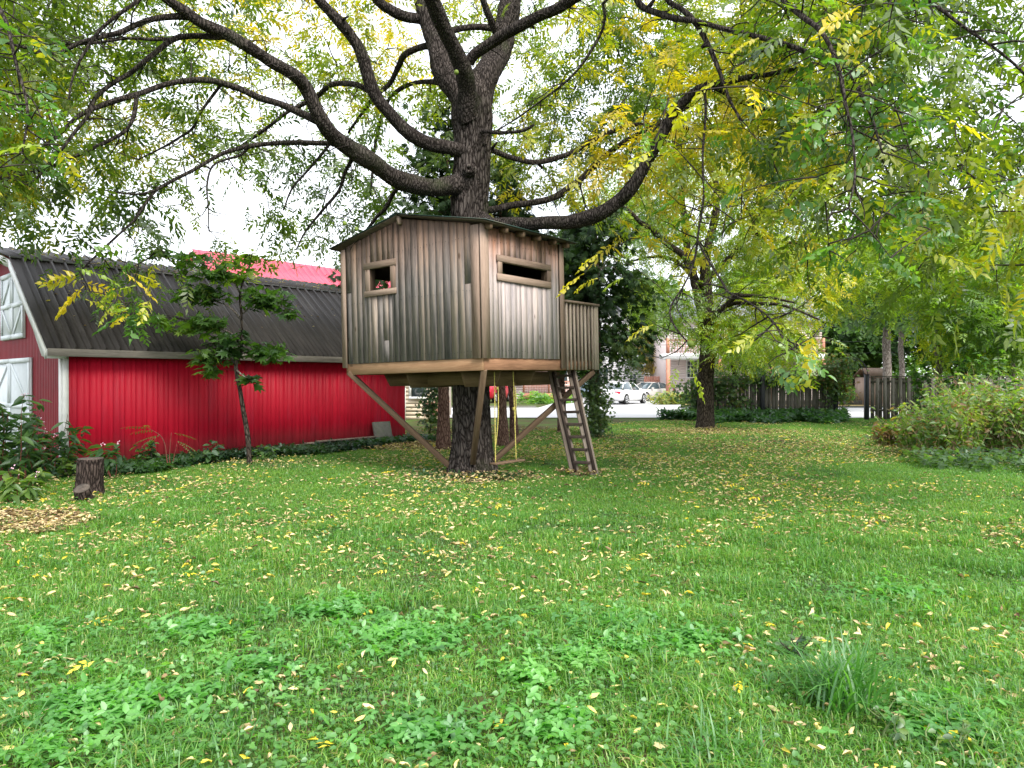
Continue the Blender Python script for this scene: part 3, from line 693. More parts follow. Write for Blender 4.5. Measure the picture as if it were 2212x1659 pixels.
# knot hole on the trunk
kc = U(1014, 367, 11.58)-W0
kb = MB()
for rr, zz in ((.10, 0), (.065, -.05)):
    t = np.linspace(0, 2*pi, 15)
    kb.tube(np.stack([kc[0]+rr*np.cos(t), kc[1]+zz+.0*t, kc[2]+rr*.8*np.sin(t)], 1), .032, 7, cap=False)
kb.build('bark_collar', M['bark'], walnut, smooth=True)
big = dict(sides=26, step=.045, amp=.13, freq=10.)
L = [
 ([(1012,262,70,11.9),(1003,222,56,11.9),(978,185,52,11.95),(955,149,50,12.0),(941,87,46,12.1),(927,42,44,12.2),(913,0,42,12.3),(890,-90,40,12.5),(860,-220,32,12.7),(830,-360,20,13)], big),
 ([(1014,262,50,11.75),(1010,194,40,11.5),(1000,146,36,11.2),(969,80,34,10.8),(934,0,32,10.3),(900,-80,30,9.9),(850,-200,24,9.3),(800,-330,14,9)], big),
 ([(1014,135,24,11.3),(1032,112,24,11.2),(1076,83,24,11.0),(1118,60,24,10.8),(1160,38,23,10.6),(1200,20,22,10.4),(1236,0,22,10.2),(1310,-30,20,9.8),(1400,-60,16,9.3),(1500,-80,14,8.7)], big),
 ([(1022,262,70,12.0),(1038,194,62,12.1),(1055,160,58,12.2),(1066,139,55,12.3),(1080,105,53,12.5),(1090,70,50,12.6),(1097,30,48,12.7),(1101,0,47,12.8),(1110,-100,42,13),(1130,-230,32,13),(1120,-380,20,13)], big),
 ([(1010,330,34,11.85),(979,323,29,11.7),(934,312,29,11.6),(885,288,28,11.5),(840,240,27,11.4),(809,201,27,11.3),(778,115,26,11.1),(758,80,25,11.0),(736,52,24,10.9),(691,0,22,10.7),(640,-70,20,10.4),(560,-150,16,10),(470,-220,10,9.6)], big),
 ([(1012,398,62,11.85),(985,399,46,11.7),(965,401,43,11.6),(934,404,40,11.4),(900,400,39,11.2),(865,390,38,11.0),(838,376,37,10.8),(812,358,36,10.6),(786,341,36,10.4),(760,323,35,10.3),(719,292,33,10.0),(694,257,31,9.8),(660,194,30,9.6),(632,163,29,9.4),(573,128,27,9.2),(530,100,26,9.0),(486,73,25,8.9),(430,45,23,8.7),(400,22,22,8.6),(365,0,20,8.5),(300,-60,18,8.2),(200,-120,14,8)], big),
 ([(1040,478,46,11.8),(1059,486,36,11.6),(1085,487,32,11.5),(1108,485,30,11.4),(1142,485,29,11.3),(1177,483,28,11.2),(1212,480,28,11.1),(1247,476,29,11.0),(1280,468,30,10.9),(1309,455,30,10.8),(1335,436,29,10.8),(1351,420,29,10.7),(1385,368,27,10.6),(1400,342,26,10.6),(1413,323,25,10.5),(1440,274,23,10.4),(1458,240,22,10.3),(1489,210,20,10.2),(1510,196,18,10.1),(1535,187,16,10.1),(1575,178,13,9.9),(1612,168,12,9.8),(1650,164,11,9.7),(1720,150,8,9.3)], big),
]
for px, kw in L: add_limb(walnut, W0, px, M['barklimb'], WN, **kw)
med = dict(sides=12, step=.06, amp=.12, freq=12.)
L2 = [
 [(1030,455,22,12.0),(1064,451,16,12.1),(1108,441,15,12.2),(1177,434,14,12.3),(1229,406,14,12.5),(1281,361,13,12.7),(1333,319,12,12.9),(1403,278,10,13.1),(1437,271,8,13.2),(1520,285,6,13.4)],
 [(1045,320,18,12),(1061,323,13,12.0),(1085,335,12,12.1),(1108,344,12,12.1),(1160,351,11,12.2),(1222,337,11,12.4),(1281,305,10,12.6),(1351,274,9,12.8),(1420,267,8,13),(1490,230,6,13.3)],
 [(1038,284,12,11.7),(1049,283,9,11.6),(1080,286,8,11.4),(1108,285,7,11.2),(1135,281,7,11.1),(1154,270,5,11.0)],
 [(925,50,24,12.2),(906,42,22,12.2),(880,38,22,12.1),(858,31,22,12.0),(838,18,21,11.9),(816,0,20,11.8),(780,-60,17,11.5),(720,-140,10,11.2)],
 [(945,98,18,12.1),(924,101,15,12.2),(895,108,14,12.4),(871,121,13,12.6),(858,150,12,12.8),(844,181,11,13),(822,200,10,13.1),(805,215,9,13.2),(780,250,7,13.4),(753,288,5,13.6)],
 [(955,178,14,12.2),(934,177,11,12.4),(910,178,10,12.6),(885,184,9,12.8),(860,198,9,13),(840,215,8,13.2),(825,250,8,13.4),(812,305,7,13.6),(806,360,6,13.7),(800,420,5,13.8)],
 [(1085,70,18,12.5),(1069,62,14,12.4),(1038,59,13,12.3),(996,64,13,12.2),(960,72,12,12.1)],
 [(1082,90,16,12.4),(1076,83,15,12.2),(1063,52,15,12.0),(1052,28,14,11.9),(1042,0,14,11.8),(1020,-80,12,11.5),(1000,-160,6,11.3)],
 [(820,205,14,11.4),(799,198,13,11.4),(775,186,12,11.5),(753,181,12,11.6),(730,181,12,11.7),(712,187,11,11.8),(691,205,10,12),(650,228,9,12.2),(620,245,8,12.3),(575,280,7,12.5),(538,305,6,12.7),(500,330,4,13)],
 [(700,268,18,9.9),(680,258,17,9.9),(655,246,16,10),(618,232,16,10.1),(585,221,15,10.2),(555,212,15,10.3),(520,196,14,10.3),(486,184,14,10.3),(460,178,13,10.2),(434,175,13,10.1),(400,176,13,10),(365,181,12,9.9),(330,191,12,9.8),(295,205,12,9.6),(226,229,11,9.3),(174,250,10,9.1),(140,280,9,9),(104,312,8,8.9),(52,347,6,8.8),(0,385,5,8.7),(-60,420,4,8.6)],
 [(490,78,16,8.9),(465,80,13,8.9),(425,80,12,8.9),(382,87,12,8.8),(350,108,12,8.8),(312,135,11,8.7),(280,160,10,8.7),(243,181,10,8.6),(208,212,9,8.5),(192,250,8,8.4),(165,285,7,8.3),(130,330,6,8.2),(100,365,5,8.2),(60,400,4,8.1)],
 [(425,40,16,8.7),(410,36,15,8.7),(375,36,14,8.6),(330,42,13,8.5),(295,55,12,8.4),(260,73,11,8.3),(220,82,10,8.2),(174,94,9,8.1),(120,118,7,8.0),(60,105,6,7.9),(0,90,5,7.8)],
 [(440,78,8,8.9),(390,85,7,9),(335,88,7,9.1),(278,83,6,9.2),(208,94,6,9.3),(150,97,5,9.4),(104,94,5,9.5),(40,92,4,9.6),(0,92,3,9.7)],
 [(735,305,14,10.1),(715,309,12,10.2),(680,308,11,10.3),(642,307,11,10.4),(590,310,10,10.5),(538,316,10,10.5),(500,326,9,10.4),(469,340,9,10.3),(430,362,8,10.2),(399,378,8,10.1),(365,396,7,10),(337,413,7,9.9),(316,440,6,9.8),(295,472,6,9.7),(268,498,5,9.6),(243,521,5,9.5),(191,569,4,9.4),(160,600,3,9.3)],
 [(340,410,5,9.9),(318,418,5,9.8),(295,421,4,9.7),(262,418,4,9.6),(224,411,3,9.5)],
 [(296,205,9,9.6),(292,250,9,9.5),(280,275,8,9.4),(260,292,8,9.3),(220,312,8,9.2),(174,333,7,9.1),(130,352,6,9),(87,368,6,8.9),(40,380,5,8.8),(0,388,4,8.7)],
 [(1508,-40,9,9),(1440,-20,9,9.2),(1312,0,7,9.6),(1306,35,7,9.7),(1299,69,6,9.8),(1270,120,6,9.9),(1245,155,5,10),(1212,187,5,10.1),(1160,225,4,10.3),(1115,257,4,10.5),(1075,283,3,10.6)],
 [(1370,-60,16,9.5),(1382,8,15,9.6),(1432,34,14,9.3),(1470,45,13,9.1),(1508,50,12,8.9),(1600,70,11,8.5),(1680,92,11,8),(1749,115,11,7.7),(1790,128,11,7.4),(1822,145,10,7.1),(1845,175,9,6.9),(1860,206,8,6.7),(1885,260,6,6.5),(1905,330,4,6.3)],
 [(1430,-60,14,9.2),(1440,0,13,9.2),(1470,22,12,9.1),(1497,46,12,9),(1520,80,11,8.9),(1540,120,10,8.8),(1560,170,8,8.7),(1575,215,7,8.6),(1600,260,5,8.5)],
 [(1535,188,13,10.1),(1566,202,11,10.1),(1590,217,10,10.2),(1612,225,9,10.3),(1645,236,8,10.4),(1680,240,7,10.5),(1740,262,5,10.7)],
 [(1650,-60,14,7.6),(1690,0,12,7.2),(1735,40,11,6.9),(1765,62,10,6.7),(1790,100,9,6.5),(1812,160,8,6.3),(1826,230,7,6.1),(1840,290,6,6),(1845,380,5,5.9),(1832,450,4,5.8)],
 [(1480,-70,16,8.9),(1560,-75,14,8.1),(1650,-60,13,7.6),(1800,-60,11,6.8),(1960,-20,9,6.3),(2080,60,7,6.1),(2200,150,5,6),(2280,260,4,6)],
 [(1520,190,6,10.2),(1524,240,6,9.8),(1518,330,5,9.4),(1520,420,5,9),(1508,500,5,8.6),(1500,560,5,8.2),(1480,610,4,8),(1455,650,4,7.9)],
 [(1506,520,5,8.4),(1525,555,5,8.0),(1560,610,5,7.6),(1574,632,5,7.4),(1620,655,4,7.0),(1665,690,4,6.6),(1690,730,3,6.3),(1720,760,3,6.1)],
 [(1455,650,4,7.9),(1447,672,4,7.8),(1455,700,4,7.7),(1470,722,4,7.6),(1484,737,3,7.6)],
 [(200,-120,14,8),(80,-90,12,7.4),(-10,-30,10,7),(20,60,8,6.7),(40,150,7,6.5),(60,240,5,6.4),(50,330,4,6.3)],
 [(340,-60,12,8.3),(300,0,9,8.1),(262,30,8,8),(215,70,7,8),(180,120,6,7.9),(160,165,5,7.9),(150,215,4,7.8)],
 [(872,395,10,11.1),(850,420,9,11.4),(835,450,8,11.6),(815,470,7,11.8),(790,500,6,12),(770,520,5,12.2)],
 [(770,330,9,10.4),(748,370,8,10.6),(735,410,7,10.7),(700,450,6,10.8),(660,500,4,11),(640,540,3,11)],
 [(715,309,7,10.2),(690,340,6,10.2),(660,375,5,10.3),(630,410,4,10.4),(612,455,3,10.5)],
 [(540,315,6,10.5),(520,335,6,10.5),(490,345,5,10.4),(460,360,5,10.3),(448,400,4,10.2),(450,450,3,10.1),(452,500,3,10.1)],
 [(480,184,7,10.3),(455,215,7,10.4),(430,250,6,10.4),(415,280,6,10.5),(385,300,5,10.5),(350,320,4,10.5),(300,345,3,10.5)],
]
for px in L2: add_limb(walnut, W0, px, M['barklimb'], WN, **med)

GREENS = [(.040, .080, .010), (.070, .125, .012), (.115, .18, .014), (.17, .23, .016), (.32, .33, .018), (.56, .43, .022)]
def grow(tree, org, centers, nodes, nleaf, T, lsize, cols, mat, matt, sides=4, twr=.0055, spread=.32, droop=(-.9, .1), yellow=None, maxlen=3.2, name='crown', sink=None):
    """connect foliage clusters to the nearest branch with curved twigs, then hang compound leaves on them"""
    nd = np.concatenate(nodes)
    nodeP = np.empty((len(nd)+len(centers)*3, 3)); nodeP[:len(nd)] = nd[:, :3]; cnt = len(nd)
    d0 = np.array([np.min(np.sum((nd[:, :3]-c)**2, 1)) for c in centers]); order = np.argsort(d0)
    tm = MB(); leafpos = []; leafdir = []
    for ci in order:
        c = centers[ci]; q = np.sum((nodeP[:cnt]-c)**2, 1); j = int(np.argmin(q)); dist = math.sqrt(q[j])
        if dist > maxlen: continue
        a = nodeP[j]
        mid = (a+c)/2+rng.standard_normal(3)*dist*.10+np.array([0, 0, dist*.10])
        t = np.linspace(0, 1, 6)[:, None]; P = a*(1-t)**2+2*mid*t*(1-t)+c*t**2
        P[1:-1] += rng.standard_normal((4, 3))*dist*.018
        r0 = twr*(1+1.6*min(dist, 2.5)); tm.tube(P, np.linspace(r0, twr*.5, 6), sides, cap=False)
        nodeP[cnt:cnt+3] = P[[2, 3, 5]]; cnt += 3
        k = max(2, int(rng.normal(nleaf, nleaf*.3))); tt = rng.uniform(.35, 1.0, k)
        base = P[np.minimum((tt*5).astype(int), 4)]*(1-(tt*5 % 1))[:, None]+P[np.minimum((tt*5).astype(int)+1, 5)]*(tt*5 % 1)[:, None]
        far = rng.random(k) < .6
        base = np.where(far[:, None], c+rng.standard_normal((k, 3))*spread*[1, 1, .6], base)
        leafpos.append(base); dr = rdir(k, *droop)
        dr += (P[-1]-P[0])/max(dist, .1)*.5; leafdir.append(dr)
    lp = np.concatenate(leafpos); ld = np.concatenate(leafdir); n = len(lp)
    w = .36+.75*fbm(lp, .28, 3)+.35*fbm(lp, 1.3, 9)+.12*rng.standard_normal(n)
    if yellow is not None: w = w+yellow(lp)
    c = mixcol(cols, w); c *= rng.uniform(.75, 1.2, n)[:, None]
    V, Fc, C = batchv([jit(T, .012, q) for q in range(4)] if T[1].shape[1] == 4 else [T], lp-org, ld, rup(n, .5), lsize*rng.uniform(.7, 1.25, n), c)
    tw = tm.V and npmesh('twigs', np.concatenate(tm.V)-org, [np.concatenate(f) for f in tm.F.values()], matt, tree, smooth=True)
    tw['kind'] = 'stuff'
    cr = npmesh(name, V, Fc, mat, tree, col=C); cr['kind'] = 'stuff'
    return lp, ld

DENS = np.array([  # walnut foliage cover seen on the photograph, columns every 184, rows every 100
 [.92, .76, .66, .60, .62, .42, .75, .95, .98, .98, .86, .50],
 [.90, .62, .58, .50, .55, .38, .92, .95, .98, .98, .90, .32],
 [.86, .56, .42, .50, .44, .36, .82, .92, .95, .92, .90, .38],
 [.78, .48, .34, .56, .40, .36, .68, .76, .75, .80, .88, .38],
 [.55, .25, .20, .48, .50, .10, .28, .22, .28, .42, .66, .42],
 [.06, .28, .20, .34, .10, .00, .05, .08, .10, .18, .32, .28],
 [.00, .20, .03, .04, .00, .00, .00, .00, .03, .08, .10, .10]])
def dens(x, y):
    cx = np.clip((x-92)/184, 0, 10.999); cy = np.clip((y-50)/100, 0, 5.999); i = cy.astype(int); j = cx.astype(int); fy = cy-i; fx = cx-j
    v = DENS[i, j]*(1-fy)*(1-fx)+DENS[i+1, j]*fy*(1-fx)+DENS[i, j+1]*(1-fy)*fx+DENS[i+1, j+1]*fy*fx
    v = np.where(y < -40, np.minimum(v, .36), v); return np.where(y > 680, 0, v)
T7 = T_pinnate(7); T6 = T_pinnate(6, ll=.27, lw=.09); THI = T_pinnate(8, L=1, ll=.25, lw=.085, hi=True)
def walnut_centers(n):
    x = rng.uniform(-350, 2560, n); y = rng.uniform(-650, 680, n)
    keep = rng.random(n) < dens(x, y)**1.4*.95; x, y = x[keep], y[keep]; n = len(x)
    lo = np.interp(x, [-300, 0, 250, 600, 1000, 1400, 1700, 1900, 2212, 2600], [6.8, 7.2, 9.4, 11, 12, 10.5, 7.6, 6.4, 6.6, 6.5])
    hi = np.interp(x, [-300, 0, 250, 600, 1000, 1400, 1700, 1900, 2212, 2600], [11.5, 13, 15, 17, 18.5, 17.5, 15.5, 14, 12.5, 12])
    d = lo+(hi-lo)*rng.random(n)**.75
    P = np.stack([(x-CX)/F*d, d, CAMH+(HY-y)/F*d], 1)
    # keep the treehouse front and roof clear, do not drop below head height
    ok = ~((P[:, 2] < 4.3) & (np.abs(P[:, 0]+.9) < 2.6) & (P[:, 1] > 8.5) & (P[:, 1] < 14.5)) & (P[:, 2] < 13)
    return P[ok]
cent = walnut_centers(7000)
def yel(lp):
    px = lp[:, 0]/lp[:, 1]*F+CX; return np.interp(px, [0, 300, 1000, 1300, 1700, 2000, 2212], [.08, .04, .10, .26, .20, .04, .0])
lp, ld = grow(walnut, W0, cent, WN, 9, T_pinnate(6, ll=.29, lw=.105), .42, GREENS, M['leaf'], M['twig'], yellow=yel, maxlen=4.0)
print('walnut leaves', len(lp))

# bare twiglets and broken stubs along the limbs
tm0 = MB(); allN = np.concatenate(WN)
for _ in range(900):
    q = allN[rng.integers(len(allN))]
    if q[3] > .22: continue
    a = q[:3]; L = rng.uniform(.15, .75)*(1.0 if q[3] < .09 else .6); d = rdir(1, -1.1, .5)[0]; d /= np.linalg.norm(d)
    P = [a]; 
    for k in range(4): d = d+rng.standard_normal(3)*.28; d /= np.linalg.norm(d); P.append(P[-1]+d*L/4)
    P = np.array(P); tm0.tube(P-W0, np.linspace(rng.uniform(.006, .012), .003, 5), 4, cap=False)
    if rng.random() < .5: k = rng.integers(1, 4); e = P[k]+rdir(1)[0]*L*.4; tm0.tube(np.array([P[k], (P[k]+e)/2+rng.standard_normal(3)*.02, e])-W0, [.005, .004, .002], 3, cap=False)
for _ in range(45):
    q = allN[rng.integers(len(allN))]
    if q[3] > .2 or q[3] < .03: continue
    d = rdir(1, -.6, .9)[0]; d /= np.linalg.norm(d); L = q[3]+rng.uniform(.04, .16); tm0.tube(np.array([q[:3], q[:3]+d*L*.6, q[:3]+d*L])-W0, np.array([.035, .024, .016])*rng.uniform(.6, 1.2), 7)
x = tm0.build('twigs', M['barklimb'], walnut, smooth=True); x['kind'] = 'stuff'
# the nearest compound leaves, each its own part
lm = [mat_leaf('near_leaf_green', .45, False, [(0, (.045, .12, .02)), (.45, (.08, .19, .025)), (.8, (.17, .30, .03)), (1, (.42, .36, .03))], gloss=.05),
      mat_leaf('near_leaf_yellow', .5, False, [(0, (.16, .27, .02)), (.4, (.36, .37, .02)), (1, (.62, .45, .02))], gloss=.06)]
lmesh = []
for mm in lm:
    for Tt in (jit(T_pinnate(7, L=1, ll=.25, lw=.10, hi=True), .01, 5), jit(T_pinnate(5, ll=.30, lw=.125, hi=True, droop=.4), .015, 6)): lmesh.append(npmesh('compound_leaf', Tt[0], Tt[1], mm, linkit=False))
near = []   # (px, py, depth, yellow?)
def patch(n, x0, x1, y0, y1, d0, d1, ye):
    for _ in range(n): near.append((rng.uniform(x0, x1), rng.uniform(y0, y1), rng.uniform(d0, d1), rng.random() < ye))
patch(52, 1740, 1980, 0, 260, 5.8, 7.6, .12); patch(58, 1780, 2020, 230, 580, 5.6, 7.6, .08); patch(26, 1600, 1850, 60, 420, 6.6, 8.2, .5)
patch(30, -60, 130, 40, 420, 5.8, 7.2, .15); patch(14, 1480, 1640, 380, 560, 7.6, 8.6, .6); patch(20, 2060, 2300, 60, 480, 6, 7.5, .1); patch(12, 1380, 1560, 150, 330, 7, 8.4, .6)
near = [q for q in near]
tm = MB(); nodeP = np.concatenate(WN)[:, :3]
def put_leaf(p, d, up, s, ye):
    X = Vector(d).normalized(); Y = Vector(up).cross(X).normalized(); Z = X.cross(Y)
    o = bpy.data.objects.new('leaf', lmesh[(2 if ye else 0)+random.randint(0, 1)]); COL.objects.link(o); o.parent = walnut
    o.matrix_local = Matrix.Translation(Vector(p-W0)) @ Matrix((X, Y, Z)).transposed().to_4x4() @ Matrix.Scale(s, 4)
for (x, y, d, ye) in near:
    p = U(x, y, d); q = np.sum((nodeP-p)**2, 1); j = int(np.argmin(q)); a = nodeP[j]; dist = math.sqrt(q[j])
    t = np.linspace(0, 1, 5)[:, None]; m = (a+p)/2+[0, 0, .08*dist]; Pp = a*(1-t)**2+2*m*t*(1-t)+p*t*t
    if dist < 2.5: tm.tube(Pp-W0, np.linspace(.009, .003, 5), 4, cap=False)
    dr = p-a; dr /= np.linalg.norm(dr)+.01; dv = rdir(1, -.8, .25)[0]+dr*.5; put_leaf(p, dv, rup(1, .6)[0], rng.uniform(.26, .42), ye)
    nodeP = np.vstack([nodeP, Pp[[2, 4]]])
# the low hanging spray in front of the fence and a few stray leaves near the treehouse
hang = [(1665,775,1),(1700,790,1),(1735,812,0),(1690,835,0),(1750,790,1),(1760,830,0),(1700,865,0),(1780,770,1),(1670,750,1),(1795,815,0),(1720,765,1)]
for _ in range(34):   # twigs hanging in front of the barn roof at the left
    x, y = rng.uniform(130, 340), rng.uniform(520, 690)
    if y > 560+(x-110)*.75: x += 40
    p = U(x, y, 8.9+rng.uniform(-.4, .4)); q = np.sum((nodeP-p)**2, 1); a = nodeP[int(np.argmin(q))]
    t = np.linspace(0, 1, 5)[:, None]; m = (a+p)/2+[0, 0, .05]; Pp = a*(1-t)**2+2*m*t*(1-t)+p*t*t; tm.tube(Pp-W0, np.linspace(.008, .003, 5), 4, cap=False); nodeP = np.vstack([nodeP, Pp[[2, 4]]])
    put_leaf(p, rdir(1, -1.0, 0)[0], rup(1, .6)[0], rng.uniform(.28, .44), rng.random() < .55)
for (x, y, ye) in hang:
    p = U(x-30, y-50, 5.9+rng.uniform(-.3, .3)); q = np.sum((nodeP-p)**2, 1); a = nodeP[int(np.argmin(q))]
    t = np.linspace(0, 1, 5)[:, None]; m = (a+p)/2+[0, 0, .04]; Pp = a*(1-t)**2+2*m*t*(1-t)+p*t*t; tm.tube(Pp-W0, np.linspace(.006, .003, 5), 4, cap=False); nodeP = np.vstack([nodeP, Pp[[2, 4]]])
    put_leaf(p, (rng.uniform(.2, 1)*(1 if rng.random() < .7 else -1), rng.uniform(-.6, .4), rng.uniform(-.9, -.15)), rup(1, .6)[0]+[0, -.6, 0], rng.uniform(.24, .34), ye)
for (x, y, d, dx) in ((1300,545,7.9,-1),(1290,600,7.8,-1),(1345,600,7.8,-1),(1262,592,7.8,-1),(1410,700,7.6,-1),(1465,790,7.6,-.5),(1490,795,7.4,.8)):
    p = U(x, y, d); q = np.sum((nodeP-p)**2, 1); a = nodeP[int(np.argmin(q))]
    t = np.linspace(0, 1, 6)[:, None]; m = (a+p)/2+[0, 0, .15]; Pp = a*(1-t)**2+2*m*t*(1-t)+p*t*t; tm.tube(Pp-W0, np.linspace(.005, .002, 6), 4, cap=False); nodeP = np.vstack([nodeP, Pp[[2, 4]]])
    put_leaf(p, (dx, rng.uniform(-.3, .3), -.35 if abs(dx) > .9 else -.9), rup(1, .3)[0], rng.uniform(.22, .34), True)
tw = tm.build('twigs', M['twig'], walnut, smooth=True); tw['kind'] = 'stuff'
fm = mat_basic('green_walnut_husk', (.12, .17, .025), .6, .3, 20, bump=.1)
def fruit(px, py, d, r=.028, par=None, org=W0):
    c = U(px, py, d)-org; V = []; Fc = []
    for i in range(7):
        for j in range(10):
            a, b = pi*i/6, 2*pi*j/10; V.append([c[0]+r*math.sin(a)*math.cos(b), c[1]+r*math.sin(a)*math.sin(b), c[2]+1.06*r*math.cos(a)])
    for i in range(6):
        for j in range(10): Fc.append([i*10+j, (i+1)*10+j, (i+1)*10+(j+1) % 10, i*10+(j+1) % 10])
    npmesh('walnut_fruit', np.array(V), np.array(Fc), fm, par or walnut, smooth=True)
for q in ((1492,743,7.6),(1527,464,10),(1507,550,9),(1896,8,6.2),(1630,107,8.6),(1465,88,9),(1436,143,9.5),(1437,96,9.6),(1458,222,9.2),(1708,470,7.5),(1800,448,7),(2183,330,6.5),(760,140,9),(986,157,9),(935,290,10),(745,483,9.5),(770,495,9.5),(1580,340,9),(1240,125,9.6)):
    fruit(*q, r=.036 if q[2] < 8 else .03)

# second walnut
tree2 = empty('walnut_tree', G(1523, 926), 0, 'slimmer walnut tree standing on the lawn before the vine-covered fence', 'tree'); O2 = np.array(tree2.location); N2 = []
d2 = O2[1]
def D2(lst, dd): return [(x, y, w, d2+q) for (x, y, w), q in zip(lst, dd if isinstance(dd, list) else [dd*i/(len(lst)-1) for i in range(len(lst))])]
add_limb(tree2, O2, D2([(1523,932,52),(1523,922,42),(1524,900,37),(1525,830,34),(1526,760,33),(1526,710,33),(1524,680,36),(1520,660,34)], 0), M['bark2'], N2, 'trunk', sides=26, step=.08, amp=.1)
for lst, dd in (
 ([(1522,672,30),(1510,650,22),(1504,624,20),(1498,600,19),(1492,570,17),(1484,530,15),(1478,480,14),(1474,430,12),(1472,380,10),(1466,325,8),(1455,260,6)], .5),
 ([(1526,675,30),(1528,640,22),(1524,610,24),(1522,580,22),(1530,535,18),(1540,495,17),(1547,458,16),(1549,425,15),(1545,395,12),(1531,363,10),(1520,310,6)], -.5),
 ([(1500,600,16),(1490,575,15),(1474,550,14),(1448,530,13),(1421,508,12),(1400,490,11),(1382,478,10),(1350,450,7),(1320,430,5)], -1.5),
 ([(1528,600,15),(1545,588,15),(1562,573,14),(1590,540,13),(1612,508,12),(1630,490,11),(1650,478,9),(1700,450,6),(1760,420,4)], 2),
 ([(1494,590,10),(1480,580,9),(1470,573,8),(1450,560,8),(1428,554,7),(1400,556,6),(1375,562,5),(1340,575,3)], 1.5),
 ([(1526,690,16),(1543,682,12),(1565,662,11),(1590,641,10),(1613,638,8),(1660,642,6),(1720,655,4)], -2),
 ([(1560,668,9),(1590,655,9),(1640,655,8),(1700,662,6),(1770,690,4)], -3),
 ([(1620,500,9),(1680,520,7),(1740,530,5),(1800,560,4)], -2),
 ([(1545,440,9),(1570,400,8),(1600,350,7),(1650,300,5)], 2), ([(1478,470,8),(1450,430,7),(1420,380,5),(1380,340,4)], 2)):
    add_limb(tree2, O2, D2(lst, dd), M['bark2'], N2, **med)
def blob_centers(n, px, py, rx, ry, d0, dd, pw=1/3):
    v = rng.standard_normal((n, 3)); v /= np.linalg.norm(v, axis=1)[:, None]; v *= (rng.random(n)**pw)[:, None]
    d = d0+v[:, 1]*dd; x = px+v[:, 0]*rx; y = py+v[:, 2]*ry
    return np.stack([(x-CX)/F*d, d, CAMH+(HY-y)/F*d], 1)
c2 = np.vstack([blob_centers(430, 1570, 370, 290, 250, d2+1.6, 3.6), blob_centers(150, 1720, 590, 190, 100, d2+.5, 3.0), blob_centers(55, 1380, 470, 110, 110, d2, 2.2), blob_centers(60, 1640, 730, 130, 60, d2-1.5, 2), blob_centers(45, 1430, 660, 70, 60, d2, 1.5), blob_centers(60, 1590, 690, 110, 50, d2+.5, 2)])
Y2 = [(.07, .14, .015), (.12, .21, .016), (.19, .29, .02), (.29, .36, .022), (.42, .41, .022), (.58, .46, .025)]
grow(tree2, O2, c2, N2, 13, T6, .46, Y2, M['leaf'], M['twig'], spread=.42, maxlen=4.5)
fruit(1527, 464, d2-1, .06, tree2, O2)

# generic broad tree for the background
def bgtree(name, base, trunk_px, crowns, label, group, T, lsize, cols, nleaf, n_scale=1.0, bark='bark2', cat='tree', spread=.5, matleaf='leaf'):
    t = empty(name, base, 0, label, cat, group); O = np.array(base, float); nodes = []
    add_limb(t, O, trunk_px, M[bark], nodes, 'trunk', sides=12, step=.15, amp=.1)
    top = nodes[0]
    cs = np.vstack([blob_centers(int(n*n_scale), *c) for n, *c in crowns])
    for kk in range(6):
        c = crowns[rng.integers(len(crowns))]; e = blob_centers(1, *c[1:])[0]; s = top[int(len(top)*rng.uniform(.45, .95))]
        P = np.array([s[:3], (s[:3]+e)/2+[0, 0, .2], e]); R = np.array([s[3]*.6, s[3]*.4, .012])
        o, P2, R2 = limb_mesh('limb', P-O, R, M[bark], t, 8, .15, .08, 9); nodes.append(np.hstack([P2+O, R2[:, None]]))
    grow(t, O, cs, nodes, nleaf, T, lsize, cols, M[matleaf], M['twig'], spread=spread, maxlen=9, twr=.006)
    return t
DG = [(.03, .075, .014), (.055, .125, .018), (.09, .18, .022), (.15, .25, .024), (.25, .32, .028)]
MG = [(.07, .15, .015), (.13, .23, .02), (.20, .31, .022), (.32, .38, .025), (.48, .42, .03)]
OV = T_ovate()
OVC = (np.vstack([OV[0]*.5+[i*.12, (i % 2-.5)*.35, -.1*i] for i in range(5)]), np.vstack([OV[1]+6*i for i in range(5)]))
TP5 = T_pinnate(5, ll=.3, lw=.12)
def gpt(px, d): return ((px-CX)/F*d, d, 0)
bgtree('young_tree', gpt(2030, 24), [(2030, 925, 14, 24), (2030, 815, 13, 24), (2024, 740, 12, 24), (2034, 690, 12, 24), (2030, 600, 10, 24), (2040, 480, 6, 24)],
       [(240, 2060, 560, 200, 140, 24, 3), (120, 2130, 690, 150, 90, 23, 2.5)], 'thin crooked-trunked young tree rising behind the weedy shrub at the right fence', None, TP5, .5, MG, 13, bark='barkp')
bgtree('sapling', gpt(2195, 21), [(2195, 935, 8, 21), (2190, 800, 7, 21), (2180, 700, 6, 21), (2170, 600, 4, 21)],
       [(150, 2180, 650, 130, 140, 21, 2)], 'slender green sapling at the right edge behind the shrub thicket', None, TP5, .45, MG, 12, bark='barkp')
bgtree('maple_tree', gpt(1925, 35), [(1917, 895, 17, 35), (1917, 810, 17, 35), (1915, 740, 16, 35), (1918, 640, 13, 35), (1925, 520, 9, 35)],
       [(180, 1900, 590, 150, 120, 35, 4)], 'pale grey-trunked maple just behind the gate opening in the fence', 'trees beyond the fence', OVC, .55, DG, 14, bark='barkp', spread=.7)
bgtree('maple_tree', gpt(1950, 38), [(1950, 890, 11, 38), (1949, 810, 11, 38), (1946, 740, 10, 38), (1950, 560, 7, 38)],
       [(150, 2060, 600, 150, 110, 38, 4)], 'narrower second maple right of the pale-trunked one beyond the fence', 'trees beyond the fence', OVC, .55, DG, 14, bark='barkp', spread=.7)
